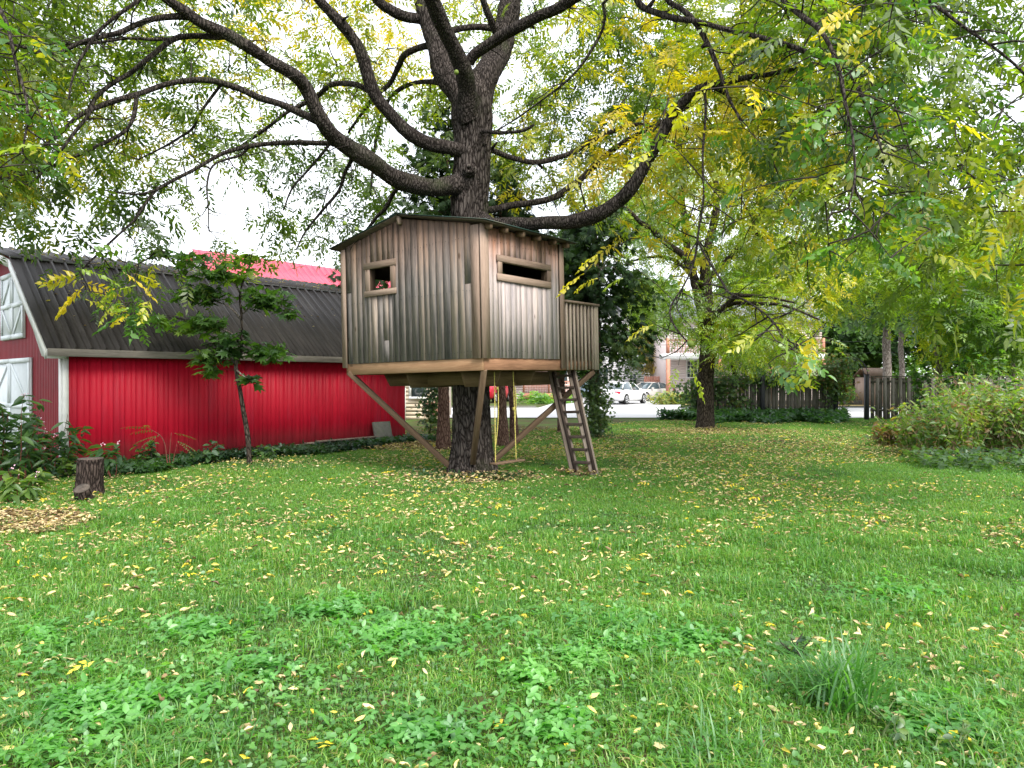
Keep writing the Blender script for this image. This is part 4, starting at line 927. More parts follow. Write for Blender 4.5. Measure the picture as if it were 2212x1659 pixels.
bgtree('maple_tree', gpt(2230, 40), [(2230, 890, 18, 40), (2230, 700, 16, 40), (2220, 560, 10, 40)],
       [(260, 2200, 620, 210, 150, 40, 5)], 'broad bluish-green tree beyond the fence at the right edge', 'trees beyond the fence', OVC, .6, DG, 14, spread=.8)
bgtree('ash_tree', gpt(1585, 31), [(1585, 900, 9, 28.9), (1587, 820, 8, 28.9), (1580, 760, 7, 28.9), (1590, 700, 4, 28.9)],
       [(70, 1600, 760, 90, 60, 28.8, 1.2)], 'small leafy volunteer tree growing through the vine-covered fence', None, TP5, .42, MG, 11)
bgtree('oak_tree', gpt(1405, 82), [(1405, 855, 14, 82), (1405, 760, 13, 82), (1405, 660, 10, 82)],
       [(330, 1400, 680, 70, 85, 82, 5)], 'tall dark oak far behind the white houses', 'far trees behind the houses', OVC, 1.1, DG, 12, spread=1.0, matleaf='leafdark')
bgtree('yellowing_tree', gpt(1422, 66), [(1422, 860, 8, 66), (1422, 800, 7, 66), (1424, 720, 5, 66)],
       [(120, 1424, 750, 26, 60, 66, 1.5)], 'narrow yellow-tan tree beside the balcony of the pink house', None, OVC, .7, [(.12, .12, .03), (.25, .2, .06), (.4, .3, .1), (.5, .36, .12)], 10, spread=.7)
for i, (px, d, py, rx, ry, lab) in enumerate(((1850, 62, 720, 120, 80, 'dark rounded tree beyond the gate, left of the pale trunks'), (2080, 58, 700, 130, 90, 'dark rounded tree far behind the middle of the right fence'), (1640, 84, 640, 110, 70, 'hazy green tree rising behind the roof of the pink house'), (1240, 70, 760, 90, 80, 'dark tree far behind the cedar at the treehouse balcony'), (2300, 55, 690, 140, 110, 'dense dark tree far off beyond the right end of the fence'))):
    bgtree('oak_tree', gpt(px, d), [(px, 855, 16, d), (px, 780, 14, d), (px, py, 8, d)], [(190, px, py, rx, ry, d, 6)], lab, 'far trees behind the houses', OVC, 1.0, DG, 12, spread=1.0, matleaf='leafdark')
# treeline mass far off
cc = []
for _ in range(900):
    d = rng.uniform(105, 125); px = rng.uniform(-900, 3200); h = 5.5+3.5*mnoise.noise(Vector((px*.006, 0, 0)))+2.2*mnoise.noise(Vector((px*.03, 3, 0)))
    x = (px-CX)/F*d; 
    for _k in range(3): cc.append((x+rng.normal(0, 1.5), d+rng.normal(0, 1.5), rng.uniform(0, h)))
cc = np.array(cc); k = len(cc)*4; pos = np.repeat(cc, 4, 0)+rng.standard_normal((k, 3))*.9
V, Fc, C = batch(OVC, pos, rdir(k), rup(k, .8), rng.uniform(1.2, 2.2, k), mixcol(DG, .4+.5*fbm(pos, .08)+.1*rng.standard_normal(k)))
o = npmesh('far_treeline', V, Fc, M['leafdark'], col=C); tag(o, 'dark green wooded horizon far behind the street', 'woods', kind='stuff')

# cedars behind the treehouse
CG = [(.010, .022, .009), (.018, .04, .014), (.03, .065, .02), (.055, .10, .024), (.11, .15, .03)]
SP = T_spray()
def cedar(base_px, base_py, wpx, top_z, low_z, rad, label, lean=0.0, dens_=1.0, lift=0):
    g = G(base_px, base_py); t = empty('cedar_tree', g, 0, label, 'tree', 'cedars behind the treehouse'); d = g[1]; r = wpx/F*d/2
    hs = np.linspace(0, top_z, 9); P = np.stack([lean*np.sin(hs/top_z*1.6)+0*hs, .1*np.sin(hs), hs], 1); R = np.interp(hs, [0, .25, 1, top_z*.5, top_z], [r*1.45, r*1.05, r*.95, r*.6, .012])
    o, P2, R2 = limb_mesh('trunk', P, R, M['barkc'], t, 18, .08, .10, 14, .02)
    tm = MB(); lp = []; ldr = []; nb = int((top_z-low_z)*15*dens_)
    for i in range(nb):
        z = low_z+(top_z-low_z)*(i+rng.random())/nb; f = (z-low_z)/(top_z-low_z)
        L = rad*(.35+.65*math.sin(pi*min(1, .28+f*.72)))*rng.uniform(.6, 1.15); a = rng.random()*2*pi
        s = P2[np.argmin(abs(P2[:, 2]-z))]; e = s+[math.cos(a)*L, math.sin(a)*L, .12*L-.18*L*L+rng.normal(0, .1)]
        q = np.linspace(0, 1, 5)[:, None]; C_ = s*(1-q)+e*q; C_[:, 2] += np.sin(q[:, 0]*pi)*.12*L
        tm.tube(C_, np.linspace(.018, .004, 5), 4, cap=False)
        k = int(30*L+8); tt = rng.uniform(.2, 1, k); b = s*(1-tt[:, None])+e*tt[:, None]; b[:, 2] += np.sin(tt*pi)*.12*L
        b += rng.standard_normal((k, 3))*[.13, .13, .13]; lp.append(b)
        dv = np.stack([np.full(k, math.cos(a)), np.full(k, math.sin(a)), np.full(k, -.55)], 1)+rng.standard_normal((k, 3))*.55; ldr.append(dv)
    lp = np.concatenate(lp); ldr = np.concatenate(ldr); k = len(lp)
    V, Fc, C = batch(SP, lp, ldr, rup(k, .7), rng.uniform(.13, .28, k), mixcol(CG, .42+.55*fbm(lp+g, .8)+.15*rng.standard_normal(k)))
    tw = tm.build('twigs', M['twig'], t, smooth=True); tw['kind'] = 'stuff'; cr = npmesh('crown', V, Fc, M['needle'], t, col=C); cr['kind'] = 'stuff'
cedar(957, 972, 25, 7.9, 2.9, 1.25, 'cedar with reddish bare trunk just left of the walnut trunk under the treehouse', .12, .95)
cedar(1086, 964, 21, 7.0, 2.6, 1.3, 'straight cedar just right of the swing ropes, left one of the close pair', -.05, 1.0)
cedar(1112, 958, 16, 6.2, 2.6, 1.2, 'thinner leaning cedar, right one of the close pair behind the swing', -.18, .9)
cedar(1284, 942, 24, 6.4, 2.1, 1.6, 'dense dark cedar behind the balcony with branches reaching low', .05, 1.6)
cedar(1215, 935, 18, 6.0, 2.2, 1.5, 'dark cedar behind the ladder, deep green to its top', .0, 1.5)
# low evergreen branches hanging left of the treehouse
cedar(770, 938, 12, 5.2, 2.2, 1.3, 'small cedar half hidden between barn roof and treehouse wall', .0, 1.1)

# ------------------------------------------------------------------ barn
BC = Vector((-8.02, 12.65, 0)); BA = math.atan2(.7435, .6687)
barn = empty('barn', BC, BA, 'long red barn with dark ribbed gambrel roof and white doors', 'barn')
BL, BWd = 7.83, 8.0
def brz(u):
    u = BWd-u if u > BWd/2 else u
    return 2.13+(3.95-2.13)*(u+.25)/(2.06+.25) if u < 2.06 else 3.95+(4.43-3.95)*(u-2.06)/(4-2.06)
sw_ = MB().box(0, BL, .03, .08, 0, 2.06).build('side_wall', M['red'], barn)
for (n_, a0, a1, b0, b1) in ((0, .08, BL, 0, 0),): pass
pm = []
w = .2
for v in range(3):   # three slightly different ribbed panels, meshes shared in the loop
    o1, o2 = .012+.004*v, .011
    prof = [(0, .0), (w*.5-.02, .0+.002*v), (w*.5-.012, -.003), (w*.5+.012, -.003), (w*.5+.02, .0), (w-.03, .0), (w-.022, -o2), (w-.004, -o2), (w, .0), (w, .03), (0, .03)]
    pm.append(MB().prism(prof, 'z', .02, 2.055).build('siding_panel', M['red'], linkit=False))
i = 0; x = 0.04
while x < BL-.02:
    o = link('siding_panel', pm[i % 3], sw_); o.location = (x, -.0005*(i % 2), 0)
    if x+w > BL: o.scale.x = (BL-x)/w
    x += w; i += 1
# gable end wall
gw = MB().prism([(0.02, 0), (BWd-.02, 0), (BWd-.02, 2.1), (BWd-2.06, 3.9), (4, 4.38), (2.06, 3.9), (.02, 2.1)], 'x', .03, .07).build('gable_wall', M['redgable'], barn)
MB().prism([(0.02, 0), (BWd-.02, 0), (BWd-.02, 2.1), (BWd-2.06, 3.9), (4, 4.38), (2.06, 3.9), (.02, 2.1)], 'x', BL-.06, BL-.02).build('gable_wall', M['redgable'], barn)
MB().box(0.1, BL, BWd-.08, BWd-.03, 0, 2.06).build('side_wall', M['red'], barn)
y = .06
while y < BWd-.25:
    h0, h1 = brz(y)-.07, brz(y+.2)-.07
    prof = []
    for (yy, pp) in ((0, .03), (.035, .03), (.05, .003), (.085, .003), (.1, .03), (.135, .03), (.15, .003), (.185, .003), (.2, .03)): prof.append((y+yy, pp))
    mb = MB(); m = len(prof)
    Vb = [[p, q, 0.02] for q, p in prof]+[[p, q, min(brz(q)-.07, max(h0, h1))] for q, p in prof]
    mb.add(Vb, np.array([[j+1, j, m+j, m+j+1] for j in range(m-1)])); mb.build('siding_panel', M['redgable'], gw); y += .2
# trims
MB().box(-.012, .10, -.03, -.018, 0, 2.03).build('corner_trim', M['whiteboard'], barn)
MB().box(-.03, -.0, -.03, .075, 0, 2.06).build('corner_trim', M['whiteboard'], barn)
MB().box(-.29, BL+.27, -.285, -.25, 1.99, 2.125).build('fascia', M['greywood'], barn, bevel=.004)
MB().box(-.26, BL+.25, -.248, .0, 2.0, 2.012).build('soffit', M['greywood'], barn)
def rake(u0, z0, u1, z1, t=.16):
    return MB().hexa([[-.33, u0, z0-t], [-.30, u0, z0-t], [-.30, u1, z1-t], [-.33, u1, z1-t], [-.33, u0, z0], [-.30, u0, z0], [-.30, u1, z1], [-.33, u1, z1]]).build('rake_board', M['whiteboard'], barn)
rake(-.25, 2.10, 2.06, 3.92); rake(2.062, 3.92, 4, 4.39); rake(4.002, 4.39, 5.94, 3.92); rake(5.942, 3.92, BWd+.25, 2.10)
MB().hexa([[-.298, -.25, 1.95], [-.0, -.25, 1.95], [-.0, .05, 2.0], [-.298, .05, 2.0], [-.298, -.25, 2.1], [0, -.25, 2.1], [0, 1.7, 3.6], [-.298, 1.7, 3.6]]).build('eave_return', M['whiteboard'], barn)
# roof panels
def roof_strip(u0, z0, u1, z1, name):
    L = math.hypot(u1-u0, z1-z0); w = .24
    prof = [(0, 0), (w*.45, 0), (w*.48, .010), (w*.52, .010), (w*.55, 0), (w-.07, 0), (w-.055, .045), (w-.022, .045), (w-.006, 0), (w-.006, -.02), (0, -.02)]
    me = MB().prism(prof, 'y', 0, L).build(name, M['barnroof'], linkit=False)
    rf = empty('roof'); rf.parent = barn; rf.location = (0, u0, z0); rf.rotation_euler = (math.atan2(z1-z0, u1-u0), 0, 0)
    x = -.3
    while x < BL+.27:
        o = link(name, me, rf); o.location = (x, 0, 0); x += w
    return rf
roof_strip(-.27, 2.13, 2.06, 3.96, 'roof_panel')['label'] = 'steep lower roof slope facing the lawn'
roof_strip(2.04, 3.97, 4.0, 4.44, 'roof_panel')['label'] = 'shallow upper roof slope'
MB().box(-.31, BL+.3, 2.02, 2.075, 3.955, 3.99).build('roof_flashing', mat_basic('grey_flashing', (.12, .12, .12), .5, .2, 4), barn)
MB().hexa([[-.3, 4.0, 4.42], [BL+.3, 4.0, 4.42], [BL+.3, 5.94, 3.95], [-.3, 5.94, 3.95], [-.3, 4.0, 4.445], [BL+.3, 4.0, 4.445], [BL+.3, 5.94, 3.975], [-.3, 5.94, 3.975]]).build('roof_sheet', M['barnroof'], barn)
MB().hexa([[-.3, 5.95, 3.95], [BL+.3, 5.95, 3.95], [BL+.3, 8.27, 2.11], [-.3, 8.27, 2.11], [-.3, 5.95, 3.975], [BL+.3, 5.95, 3.975], [BL+.3, 8.27, 2.135], [-.3, 8.27, 2.135]]).build('roof_sheet', M['barnroof'], barn)
# doors
def barn_door(y0, y1, z0, z1, split, nm):
    d = MB().box(-.035, -.0, y0, y1, z0, z1).build(nm, M['white'], barn)
    def b(a, c, w=.09): MB().beam(a, c, .022, w, (1, 0, 0)).build('door_batten', M['white'], d)
    X = -.047; leaves = np.linspace(y0, y1, split+1)
    for k in range(split):
        a, c = leaves[k]+.01, leaves[k+1]-.01; m = (z0+z1)/2
        for zz in (z0+.05, m, z1-.05):
            MB().box(X-.012, X+.012, a, c, zz-.045, zz+.045).build('door_batten', M['white'], d)
        for yy in (a+.045, c-.045):
            MB().box(X-.012, X+.011, yy-.045, yy+.045, z0+.097, m-.047).build('door_batten', M['white'], d); MB().box(X-.012, X+.011, yy-.045, yy+.045, m+.047, z1-.097).build('door_batten', M['white'], d)
        for (za, zb) in ((m+.05, z1-.1), (z0+.1, m-.05)):
            s = (k % 2 == 0) ^ (za < m)
            p, q = (a+.1, c-.1) if s else (c-.1, a+.1)
            MB().beam((X, p, za), (X, q, zb), .075, .018, (1, 0, 0)).build('door_brace', M['white'], d)
barn_door(2.22, 3.91, 2.42, 3.80, 2, 'loft_door'); barn_door(1.79, 6.2, .08, 2.02, 3, 'barn_door')

# slab and boards by the far end of the barn
def on_barn(s, u, z=0): 
    return (BC.x+.6687*s-.7435*u, BC.y+.7435*s+.6687*u, z)
sl_ = MB().box(-.28, .28, -.03, .03, 0, .56).build('paving_slab', M['concrete'], bevel=.01); sl_.location = on_barn(6.95, -.28, .0); sl_.rotation_euler = (math.radians(-14), 0, BA+.05)
tag(sl_, 'grey paving slab leaning against the far end of the red barn', 'slab')
for i in range(6):
    o = MB().box(-1.2+.1*i, 1.1, -.06, .06, 0, .03).build('board', M['ladder'], bevel=.003); o.location = on_barn(4.95+.12*i, -.33-.07*(i % 3), .02+.034*i); o.rotation_euler = (0, 0, BA+.04*(i-2.5))
    tag(o, ['old board at the bottom of the low pile along the barn wall', 'grey board second from the bottom of the pile along the barn wall', 'third board up in the low pile along the barn wall', 'third board from the top of the low pile along the barn wall', 'second board from the top of the low pile along the barn wall', 'topmost weathered board of the low pile along the barn wall'][i], 'board', 'boards piled along the barn')

# stump seat and small log
def stump(name, g, r, h, lab, tiltx=0, group=None):
    t = empty(name, g, 0, lab, 'stump', group)
    P = np.array([[0, 0, 0], [0, 0, h*.3], [.01, 0, h*.7], [.015, 0, h]]); R = np.array([r*1.15, r*1.02, r*.98, r])
    limb_mesh('bark', P, R, M['stump'], t, 40, .02, .10, 14, 0)
    MB().tube([[.015, 0, h-.006], [.015, 0, h+.006]], [r*.97, r*.94], 28).build('cut_face', M['cut'], t)
    if tiltx: t.rotation_euler = (tiltx, 0, 0)
    return t
g = G(193, 1070); stump('tree_stump', g, .165, .50, 'tall brown cut log standing upright in front of the red barn')
g2 = G(183, 1082); stump('log_round', g2, .10, .20, 'short dark log leaning on the tall log stump', math.radians(28))

# ------------------------------------------------------------------ plants along the barn
def maple_sapling():
    t = empty('maple_sapling', G(540, 1006), 0, 'young maple with a thin crooked stem in front of the red barn wall', 'tree'); O = np.array(t.location); d = O[1]; nodes = []
    add_limb(t, O, [(540,1010,13,d),(538,985,11,d),(536,950,11,d),(528,900,10,d),(520,850,9,d),(512,805,9,d),(510,785,8,d),(520,760,6,d),(522,720,5,d),(520,670,5,d),(518,640,4,d),(528,600,3,d)], M['bark2'], nodes, 'trunk', sides=12, step=.05, amp=.06)
    for lst in ([(511,790,6),(495,770,5),(470,740,4),(440,745,3)],[(520,745,5),(500,720,4),(450,700,3),(400,690,2)],[(522,730,5),(550,755,4),(590,770,3)],[(521,690,4),(490,660,3),(430,640,3),(390,620,2)],[(520,680,4),(560,650,3),(600,660,2),(635,670,2)],[(522,640,4),(500,600,3),(460,580,2),(420,560,2)],[(526,610,3),(540,570,2),(545,545,2)],[(512,800,4),(530,815,2),(545,820,2)],[(405,600,2),(380,570,2),(340,550,2)]):
        add_limb(t, O, [(a, b, c, d+rng.uniform(-.3, .3)) for a, b, c in lst], M['barkp'], nodes, sides=6, step=.08, amp=0)
    cs = []
    for (px, py, rx, ry, n) in ((460,765,60,28,34),(430,700,75,28,42),(580,760,48,26,34),(500,735,45,30,28),(430,635,70,24,38),(570,645,65,30,40),(480,590,80,26,38),(535,550,30,16,10),(345,548,24,12,10),(420,560,45,18,16),(540,820,22,14,10),(620,672,26,16,10),(340,690,22,12,10),(455,800,22,16,10)):
        cs.append(blob_centers(int(n*2.9), px, py, rx, ry, d, .45, .6))
    cs = np.concatenate(cs)
    n = len(cs); w = .45+.5*fbm(cs, .9)+.12*rng.standard_normal(n)
    w += np.where((cs[:, 2] > 3.4), .25, 0)
    c = mixcol([(.03, .08, .02), (.05, .12, .024), (.08, .18, .028), (.14, .26, .03), (.30, .38, .035)], w)
    dv = rdir(n, -.5, 0); V, Fc, C = batch(T_lobed(), cs-O, dv, rup(n, .45), rng.uniform(.17, .29, n), c)
    nd = np.concatenate(nodes)[:, :3]; tm = MB()
    for q in cs[::3]:
        a = nd[np.argmin(np.sum((nd-q)**2, 1))]; tm.tube(np.array([a, (a+q)/2+[0, 0, .03], q])-O, [.005, .003, .002], 3, cap=False)
    x = tm.build('twigs', M['twig'], t); x['kind'] = 'stuff'
    x = npmesh('crown', V, Fc, M['leaf'], t, col=C); x['kind'] = 'stuff'
maple_sapling()
def herb(name, g, h, n_stems, label, leafT, ls, cols, spreadr=.25, leaves=14, cat='plant', group=None, flowers=None, lean=.25, stemcol='twig', droop=(-.7, .1), lowfrac=.25):
    t = empty(name, g, 0, label, cat, group); tm = MB(); lp = []; dv = []
    for i in range(n_stems):
        a = rng.random()*2*pi; r = spreadr*math.sqrt(rng.random()); hh = h*rng.uniform(.6, 1.05); b = np.array([r*math.cos(a), r*math.sin(a), 0]); e = b+[math.cos(a)*hh*lean*rng.random(), math.sin(a)*hh*lean*rng.random(), hh]
        q = np.linspace(0, 1, 6)[:, None]; P = b*(1-q)+e*q; P[:, 0] += .03*np.sin(q[:, 0]*5+i); P[:, 1] += .03*np.cos(q[:, 0]*4+i); tm.tube(P, np.linspace(.007, .003, 6), 5, cap=False)
        tt = rng.uniform(lowfrac, 1, leaves); k = len(tt); lp.append(b*(1-tt[:, None])+e*tt[:, None]+rng.standard_normal((k, 3))*.02); dv.append(rdir(k, *droop))
        if flowers is not None and i < flowers:
            c = e; f = MB()
            for s in range(5):
                u = rng.standard_normal(3)*.025; f.add(np.array([[0, 0, 0], [.012, .008, .01], [.02, 0, 0], [.012, -.008, -.01]])+c+u, np.array([[0, 1, 2, 3]]))
            f.build('flower', mat_pink, t)
    lp = np.concatenate(lp); dv = np.concatenate(dv); k = len(lp)
    q_ = tm.build('stems', M[stemcol], t, smooth=True); q_['kind'] = 'stuff'
    V, Fc, C = batch(leafT, lp, dv, rup(k, .4), ls*rng.uniform(.6, 1.3, k), mixcol(cols, rng.random(k))); x = npmesh('foliage', V, Fc, M['leaf'], t, col=C); x['kind'] = 'stuff'; return t
mat_pink = mat_basic('pink_petal', (.65, .4, .5), .6, .1, 5)
stemred = M['stemred'] = mat_basic('red_stem', (.14, .04, .03), .7, .3, 20)
M['stemgreen'] = mat_basic('green_stem', (.10, .14, .05), .7, .3, 20); M['stemtan'] = mat_basic('tan_stem', (.34, .27, .15), .8, .3, 20)
LAN = T_ovate(w=.32); OVA = T_ovate(w=.62)
HG = [(.03, .075, .03), (.045, .11, .035), (.07, .15, .04), (.10, .2, .04)]
HY_ = [(.06, .13, .03), (.10, .18, .03), (.17, .25, .04)]
for (px, py, dd, h, n, lab) in ((20, 1050, 0, 1.35, 11, 'tall narrow-leaved balsam plant at the left edge before the white barn door'), (75, 1035, 0, 1.05, 9, 'balsam plant beside the white barn door, second from the left edge'), (-60, 1055, 0, 1.4, 10, 'large balsam plant cut by the left edge of the picture'), (125, 1030, 0, .8, 7, 'lower balsam plant in front of the red gable wall'), (45, 1080, 0, .42, 5, 'short light-green plant in front of the tall balsams')):
    herb('balsam_plant', G(px, py), h, n, lab, LAN, .21, HG if h > .7 else HY_, .3, 22, group='balsam plants left of the barn corner', flowers=2, stemcol='stemred')
herb('balsam_plant', G(243, 1036), .62, 3, 'single balsam with drooping long leaves just right of the stump', LAN, .24, HG, .05, 14, group=None, flowers=2, stemcol='stemred', lowfrac=.5)
herb('nettle_plant', G(315, 1010), .45, 6, 'broad-leaved green weed against the red barn wall, left of the sumac', OVA, .13, HG, .15, 12, group='weeds along the barn wall')
herb('nettle_plant', G(455, 1003), .42, 7, 'broad-leaved weed against the red barn wall, left of the maple sapling', OVA, .14, HG, .22, 12, group='weeds along the barn wall')
herb('nettle_plant', G(575, 998), .36, 5, 'small broad-leaved weed right of the maple sapling', OVA, .12, HG, .16, 12, group='weeds along the barn wall')
herb('nettle_plant', G(160, 1035), .35, 7, 'low bramble patch at the white barn corner post', OVA, .11, HY_, .3, 12, group='weeds along the barn wall')
def sumac():
    t = empty('sumac_seedling', G(365, 1018), 0, 'spindly sumac seedling with reddish stems against the red barn', 'plant'); O = np.array(t.location); d = O[1]; nodes = []
    for lst in ([(365,1018,2),(360,990,2),(356,960,2),(345,940,1.5),(320,925,1)],[(368,1018,2),(366,985,2),(368,955,1.5),(370,935,1)],[(370,1018,2),(376,985,1.5),(382,960,1)]):
        add_limb(t, O, [(a, b, c, d) for a, b, c in lst], M['stemred'], nodes, 'stem', sides=6, step=.05, amp=0)
    ps = np.array([U(x, y, d) for x, y in ((345,940),(335,930),(322,925),(318,926),(370,935),(376,950),(385,955),(352,935))]); dv = np.array([(-1, -.2, -.1), (-1, .2, .1), (-1, 0, .25), (.3, -.6, .3), (1, 0, 0), (1, .2, -.3), (1, -.3, -.4), (-.9, -.5, -.4)])
    V, Fc, C = batch(T_pinnate(7, ll=.2, lw=.075), ps-O, dv, rup(8, .2), np.full(8, .40), mixcol([(.10, .12, .03), (.18, .14, .04)], rng.random(8))); npmesh('foliage', V, Fc, M['leaf'], t, col=C)
sumac()

# ------------------------------------------------------------------ ground covers
def scatter(name, T, pos, size, cols, mat, label, cat, dirz=(-.3, .2), tiltn=.45, wsc=.6):
    n = len(pos); w = .45+.6*fbm(pos, wsc, 5)+.15*rng.standard_normal(n)
    V, Fc, C = batch(T, pos, rdir(n, *dirz), rup(n, tiltn), size*rng.uniform(.55, 1.3, n), mixcol(cols, w)); o = npmesh(name, V, Fc, mat, col=C); return tag(o, label, cat, kind='stuff')
def ppts(n, fn, z0, z1):
    """random ground points accepted by fn(x, y)"""
    out = []
    while len(out) < n:
        p = fn()
        if p is not None: out.append((p[0], p[1], gz(p[0], p[1])+rng.uniform(z0, z1)))
    return np.array(out)
def dis0(cx, cy, rx, ry):
    def f():
        a = rng.random()*2*pi; r = rng.random()**.7; return (cx+rx*r*math.cos(a), cy+ry*r*math.sin(a))
    return f
# creeping cover along the barn
def strip():
    s = rng.uniform(-5.5, 8.2); w = 1.5+.35*math.sin(s*1.7)+.3*mnoise.noise(Vector((s*.9, 0, 0)))
    if s < 0: u = -rng.uniform(-1.5, 1.6)
    else: u = -.25-rng.random()**.8*w*max(.35, 1-.06*s)
    x, y, _ = on_barn(s, u); return (x, y)
pos = ppts(9500, strip, .02, .17)
scatter('ground_cover', T_tri(), pos, .085, [(.012, .045, .018), (.02, .065, .02), (.035, .095, .025), (.06, .14, .03)], M['leaf'], 'dark creeping ground cover along the foot of the barn', 'ground cover')
# ivy and weeds at the fence foot
def fstrip():
    px = rng.uniform(1420, 1830); d = rng.uniform(25.2, 28.6); t = (px-1420)/400
    if d < 28.4-2.8*min(1, t*3+.1)*(.75+.25*math.sin(px*.05)): return None
    return ((px-CX)/F*d, d)
pos = ppts(5200, fstrip, .03, .42); pos[:, 2] *= np.clip((pos[:, 1]-25)/2.5, .2, 1.1)
scatter('ground_cover', T_tri(), pos, .15, [(.02, .06, .02), (.035, .10, .03), (.06, .15, .04), (.12, .22, .05)], M['leaf'], 'leafy ground cover along the foot of the vine-covered fence', 'ground cover')
def rstrip():
    px = rng.uniform(1950, 2330); d = rng.uniform(11.9, 13.9); t = (px-1930)/400
    if d < 13.3-1.7*min(1, .2+t*1.6)*(.6+.35*math.sin(px*.06)+.35*rng.random()): return None
    return ((px-CX)/F*d, d)
pos = ppts(800, rstrip, .02, .3)
scatter('ground_cover', T_tri(), pos, .10, [(.04, .09, .03), (.07, .14, .04), (.12, .2, .05)], M['leaf'], 'dark bramble leaves along the foot of the right shrub thicket', 'ground cover')

pos = ppts(420, dis0(-.65, 11.6, 1.15, .55), .0, .07)
scatter('ground_cover', T_tri(), pos, .07, [(.02, .06, .02), (.035, .10, .025), (.06, .14, .03)], M['leaf'], 'low dark weeds around the foot of the big walnut trunk', 'ground cover')
# grass: tuft patches instanced on points
def tuft(nm, n, size, h0, h1, w, bend, cols):
    x = rng.uniform(-size/2, size/2, n); y = rng.uniform(-size/2, size/2, n); a = rng.random(n)*2*pi; h = rng.uniform(h0, h1, n); b = rng.uniform(.1, 1, n)*bend
    base = np.stack([x, y, np.zeros(n)], 1); dx = np.stack([np.cos(a), np.sin(a), 0*a], 1); wv = np.stack([-np.sin(a), np.cos(a), 0*a], 1)*w/2
    up = np.array([0, 0, 1.0]); m = base+dx*(b*h*.3)[:, None]+up*(h*.6)[:, None]; tip = base+dx*(b*h)[:, None]+up*(h*(1-.3*b))[:, None]
    V = np.stack([base-wv, base+wv, m+wv*.8, m-wv*.8, tip+wv*.1, tip-wv*.1], 1).reshape(-1, 3)
    i = np.arange(n)[:, None]*6; Fq = np.concatenate([i+np.array([[0, 1, 2, 3]]), i+np.array([[3, 2, 4, 5]])])
    c = mixcol(cols, rng.random(n)); c = np.repeat(c, 6, 0)
    me = npmesh(nm, V, Fq, M['grass'], col=c, linkit=False); return bpy.data.objects.new(nm, me)
GC = [(.045, .13, .013), (.075, .20, .018), (.105, .27, .023), (.15, .33, .03), (.21, .37, .038), (.36, .34, .12)]
src = [tuft('grass_patch', 420, .42, .018, .05, .0055, 1.5, GC), tuft('grass_patch', 380, .42, .02, .06, .0055, 1.6, GC), tuft('grass_patch', 260, .34, .04, .12, .0055, 1.6, GC), tuft('grass_patch', 300, .42, .012, .04, .007, 1.5, [(.05, .13, .02), (.08, .18, .03), (.13, .22, .04)])]
gcol = bpy.data.collections.new('grass_sources')
for s_ in src: gcol.objects.link(s_)
def inside_bad(x, y):
    dx, dy = x-BC.x, y-BC.y; s = dx*.6687+dy*.7435; u = -dx*.7435+dy*.6687
    return s > -.1 and u > -.05
gp = []
def band(y0, y1, step, half):
    for y in np.arange(y0, y1, step):
        hw = half*y+1.5
        for x in np.arange(-hw, hw, step):
            xx, yy = x+rng.normal(0, step*.3), y+rng.normal(0, step*.3)
            if math.hypot(xx+.65, (yy-11.8)*.9) < .45+.7*rng.random() or math.hypot(xx-1.2, yy-11.7) < .15+.35*rng.random(): continue
            if not inside_bad(xx, yy): gp.append((xx, yy, gz(xx, yy)-.005))
band(1.6, 9, .20, .85); band(9, 16, .26, .85); band(16, 29.6, .36, .85); band(41.5, 46, .8, .8)
gp = np.array(gp); n = len(gp)
pm_ = bpy.data.meshes.new('lawn_grass'); pm_.vertices.add(n); pm_.vertices.foreach_set('co', gp.astype(np.float32).ravel())
def pattr(nm, ty, arr, key='value'):
    a = pm_.attributes.new(nm, ty, 'POINT'); a.data.foreach_set(key, arr.ravel())
nz = fbm(gp, .5, 2); nz2 = fbm(gp, 1.7, 8)
idx = np.where((gp[:, 1] < 8) & (nz2+.25*rng.standard_normal(n) > .2), 2, rng.integers(0, 2, n)); idx = np.where((nz < -.18) & (rng.random(n) < .6), 3, idx)
pattr('pick', 'INT', idx.astype(np.int32)); pattr('turn', 'FLOAT', (rng.random(n)*2*pi).astype(np.float32))
sc_ = np.interp(gp[:, 1], [2, 10, 16, 30], [1, 1.05, 1.1, 1.35])*rng.uniform(.8, 1.2, n)
pattr('size', 'FLOAT', sc_.astype(np.float32))
lawn = bpy.data.objects.new('lawn_grass', pm_); COL.objects.link(lawn); tag(lawn, 'green lawn grass covering the yard up to the street', 'grass', kind='stuff')
ng = bpy.data.node_groups.new('grass_on_points', 'GeometryNodeTree')
ng.interface.new_socket('Geometry', in_out='INPUT', socket_type='NodeSocketGeometry'); ng.interface.new_socket('Geometry', in_out='OUTPUT', socket_type='NodeSocketGeometry')
gi = ng.nodes.new('NodeGroupInput'); go = ng.nodes.new('NodeGroupOutput'); iop = ng.nodes.new('GeometryNodeInstanceOnPoints'); ci = ng.nodes.new('GeometryNodeCollectionInfo')
ci.inputs[0].default_value = gcol; ci.inputs[1].default_value = True; ci.inputs[2].default_value = True
def nattr(nm, ty):
    x = ng.nodes.new('GeometryNodeInputNamedAttribute'); x.data_type = ty; x.inputs[0].default_value = nm; return x.outputs[0]
iop.inputs['Pick Instance'].default_value = True
cxyz = ng.nodes.new('ShaderNodeCombineXYZ'); ng.links.new(nattr('turn', 'FLOAT'), cxyz.inputs[2]); e2r = ng.nodes.new('FunctionNodeEulerToRotation'); ng.links.new(cxyz.outputs[0], e2r.inputs[0])
ng.links.new(gi.outputs[0], iop.inputs['Points']); ng.links.new(ci.outputs[0], iop.inputs['Instance']); ng.links.new(nattr('pick', 'INT'), iop.inputs['Instance Index'])
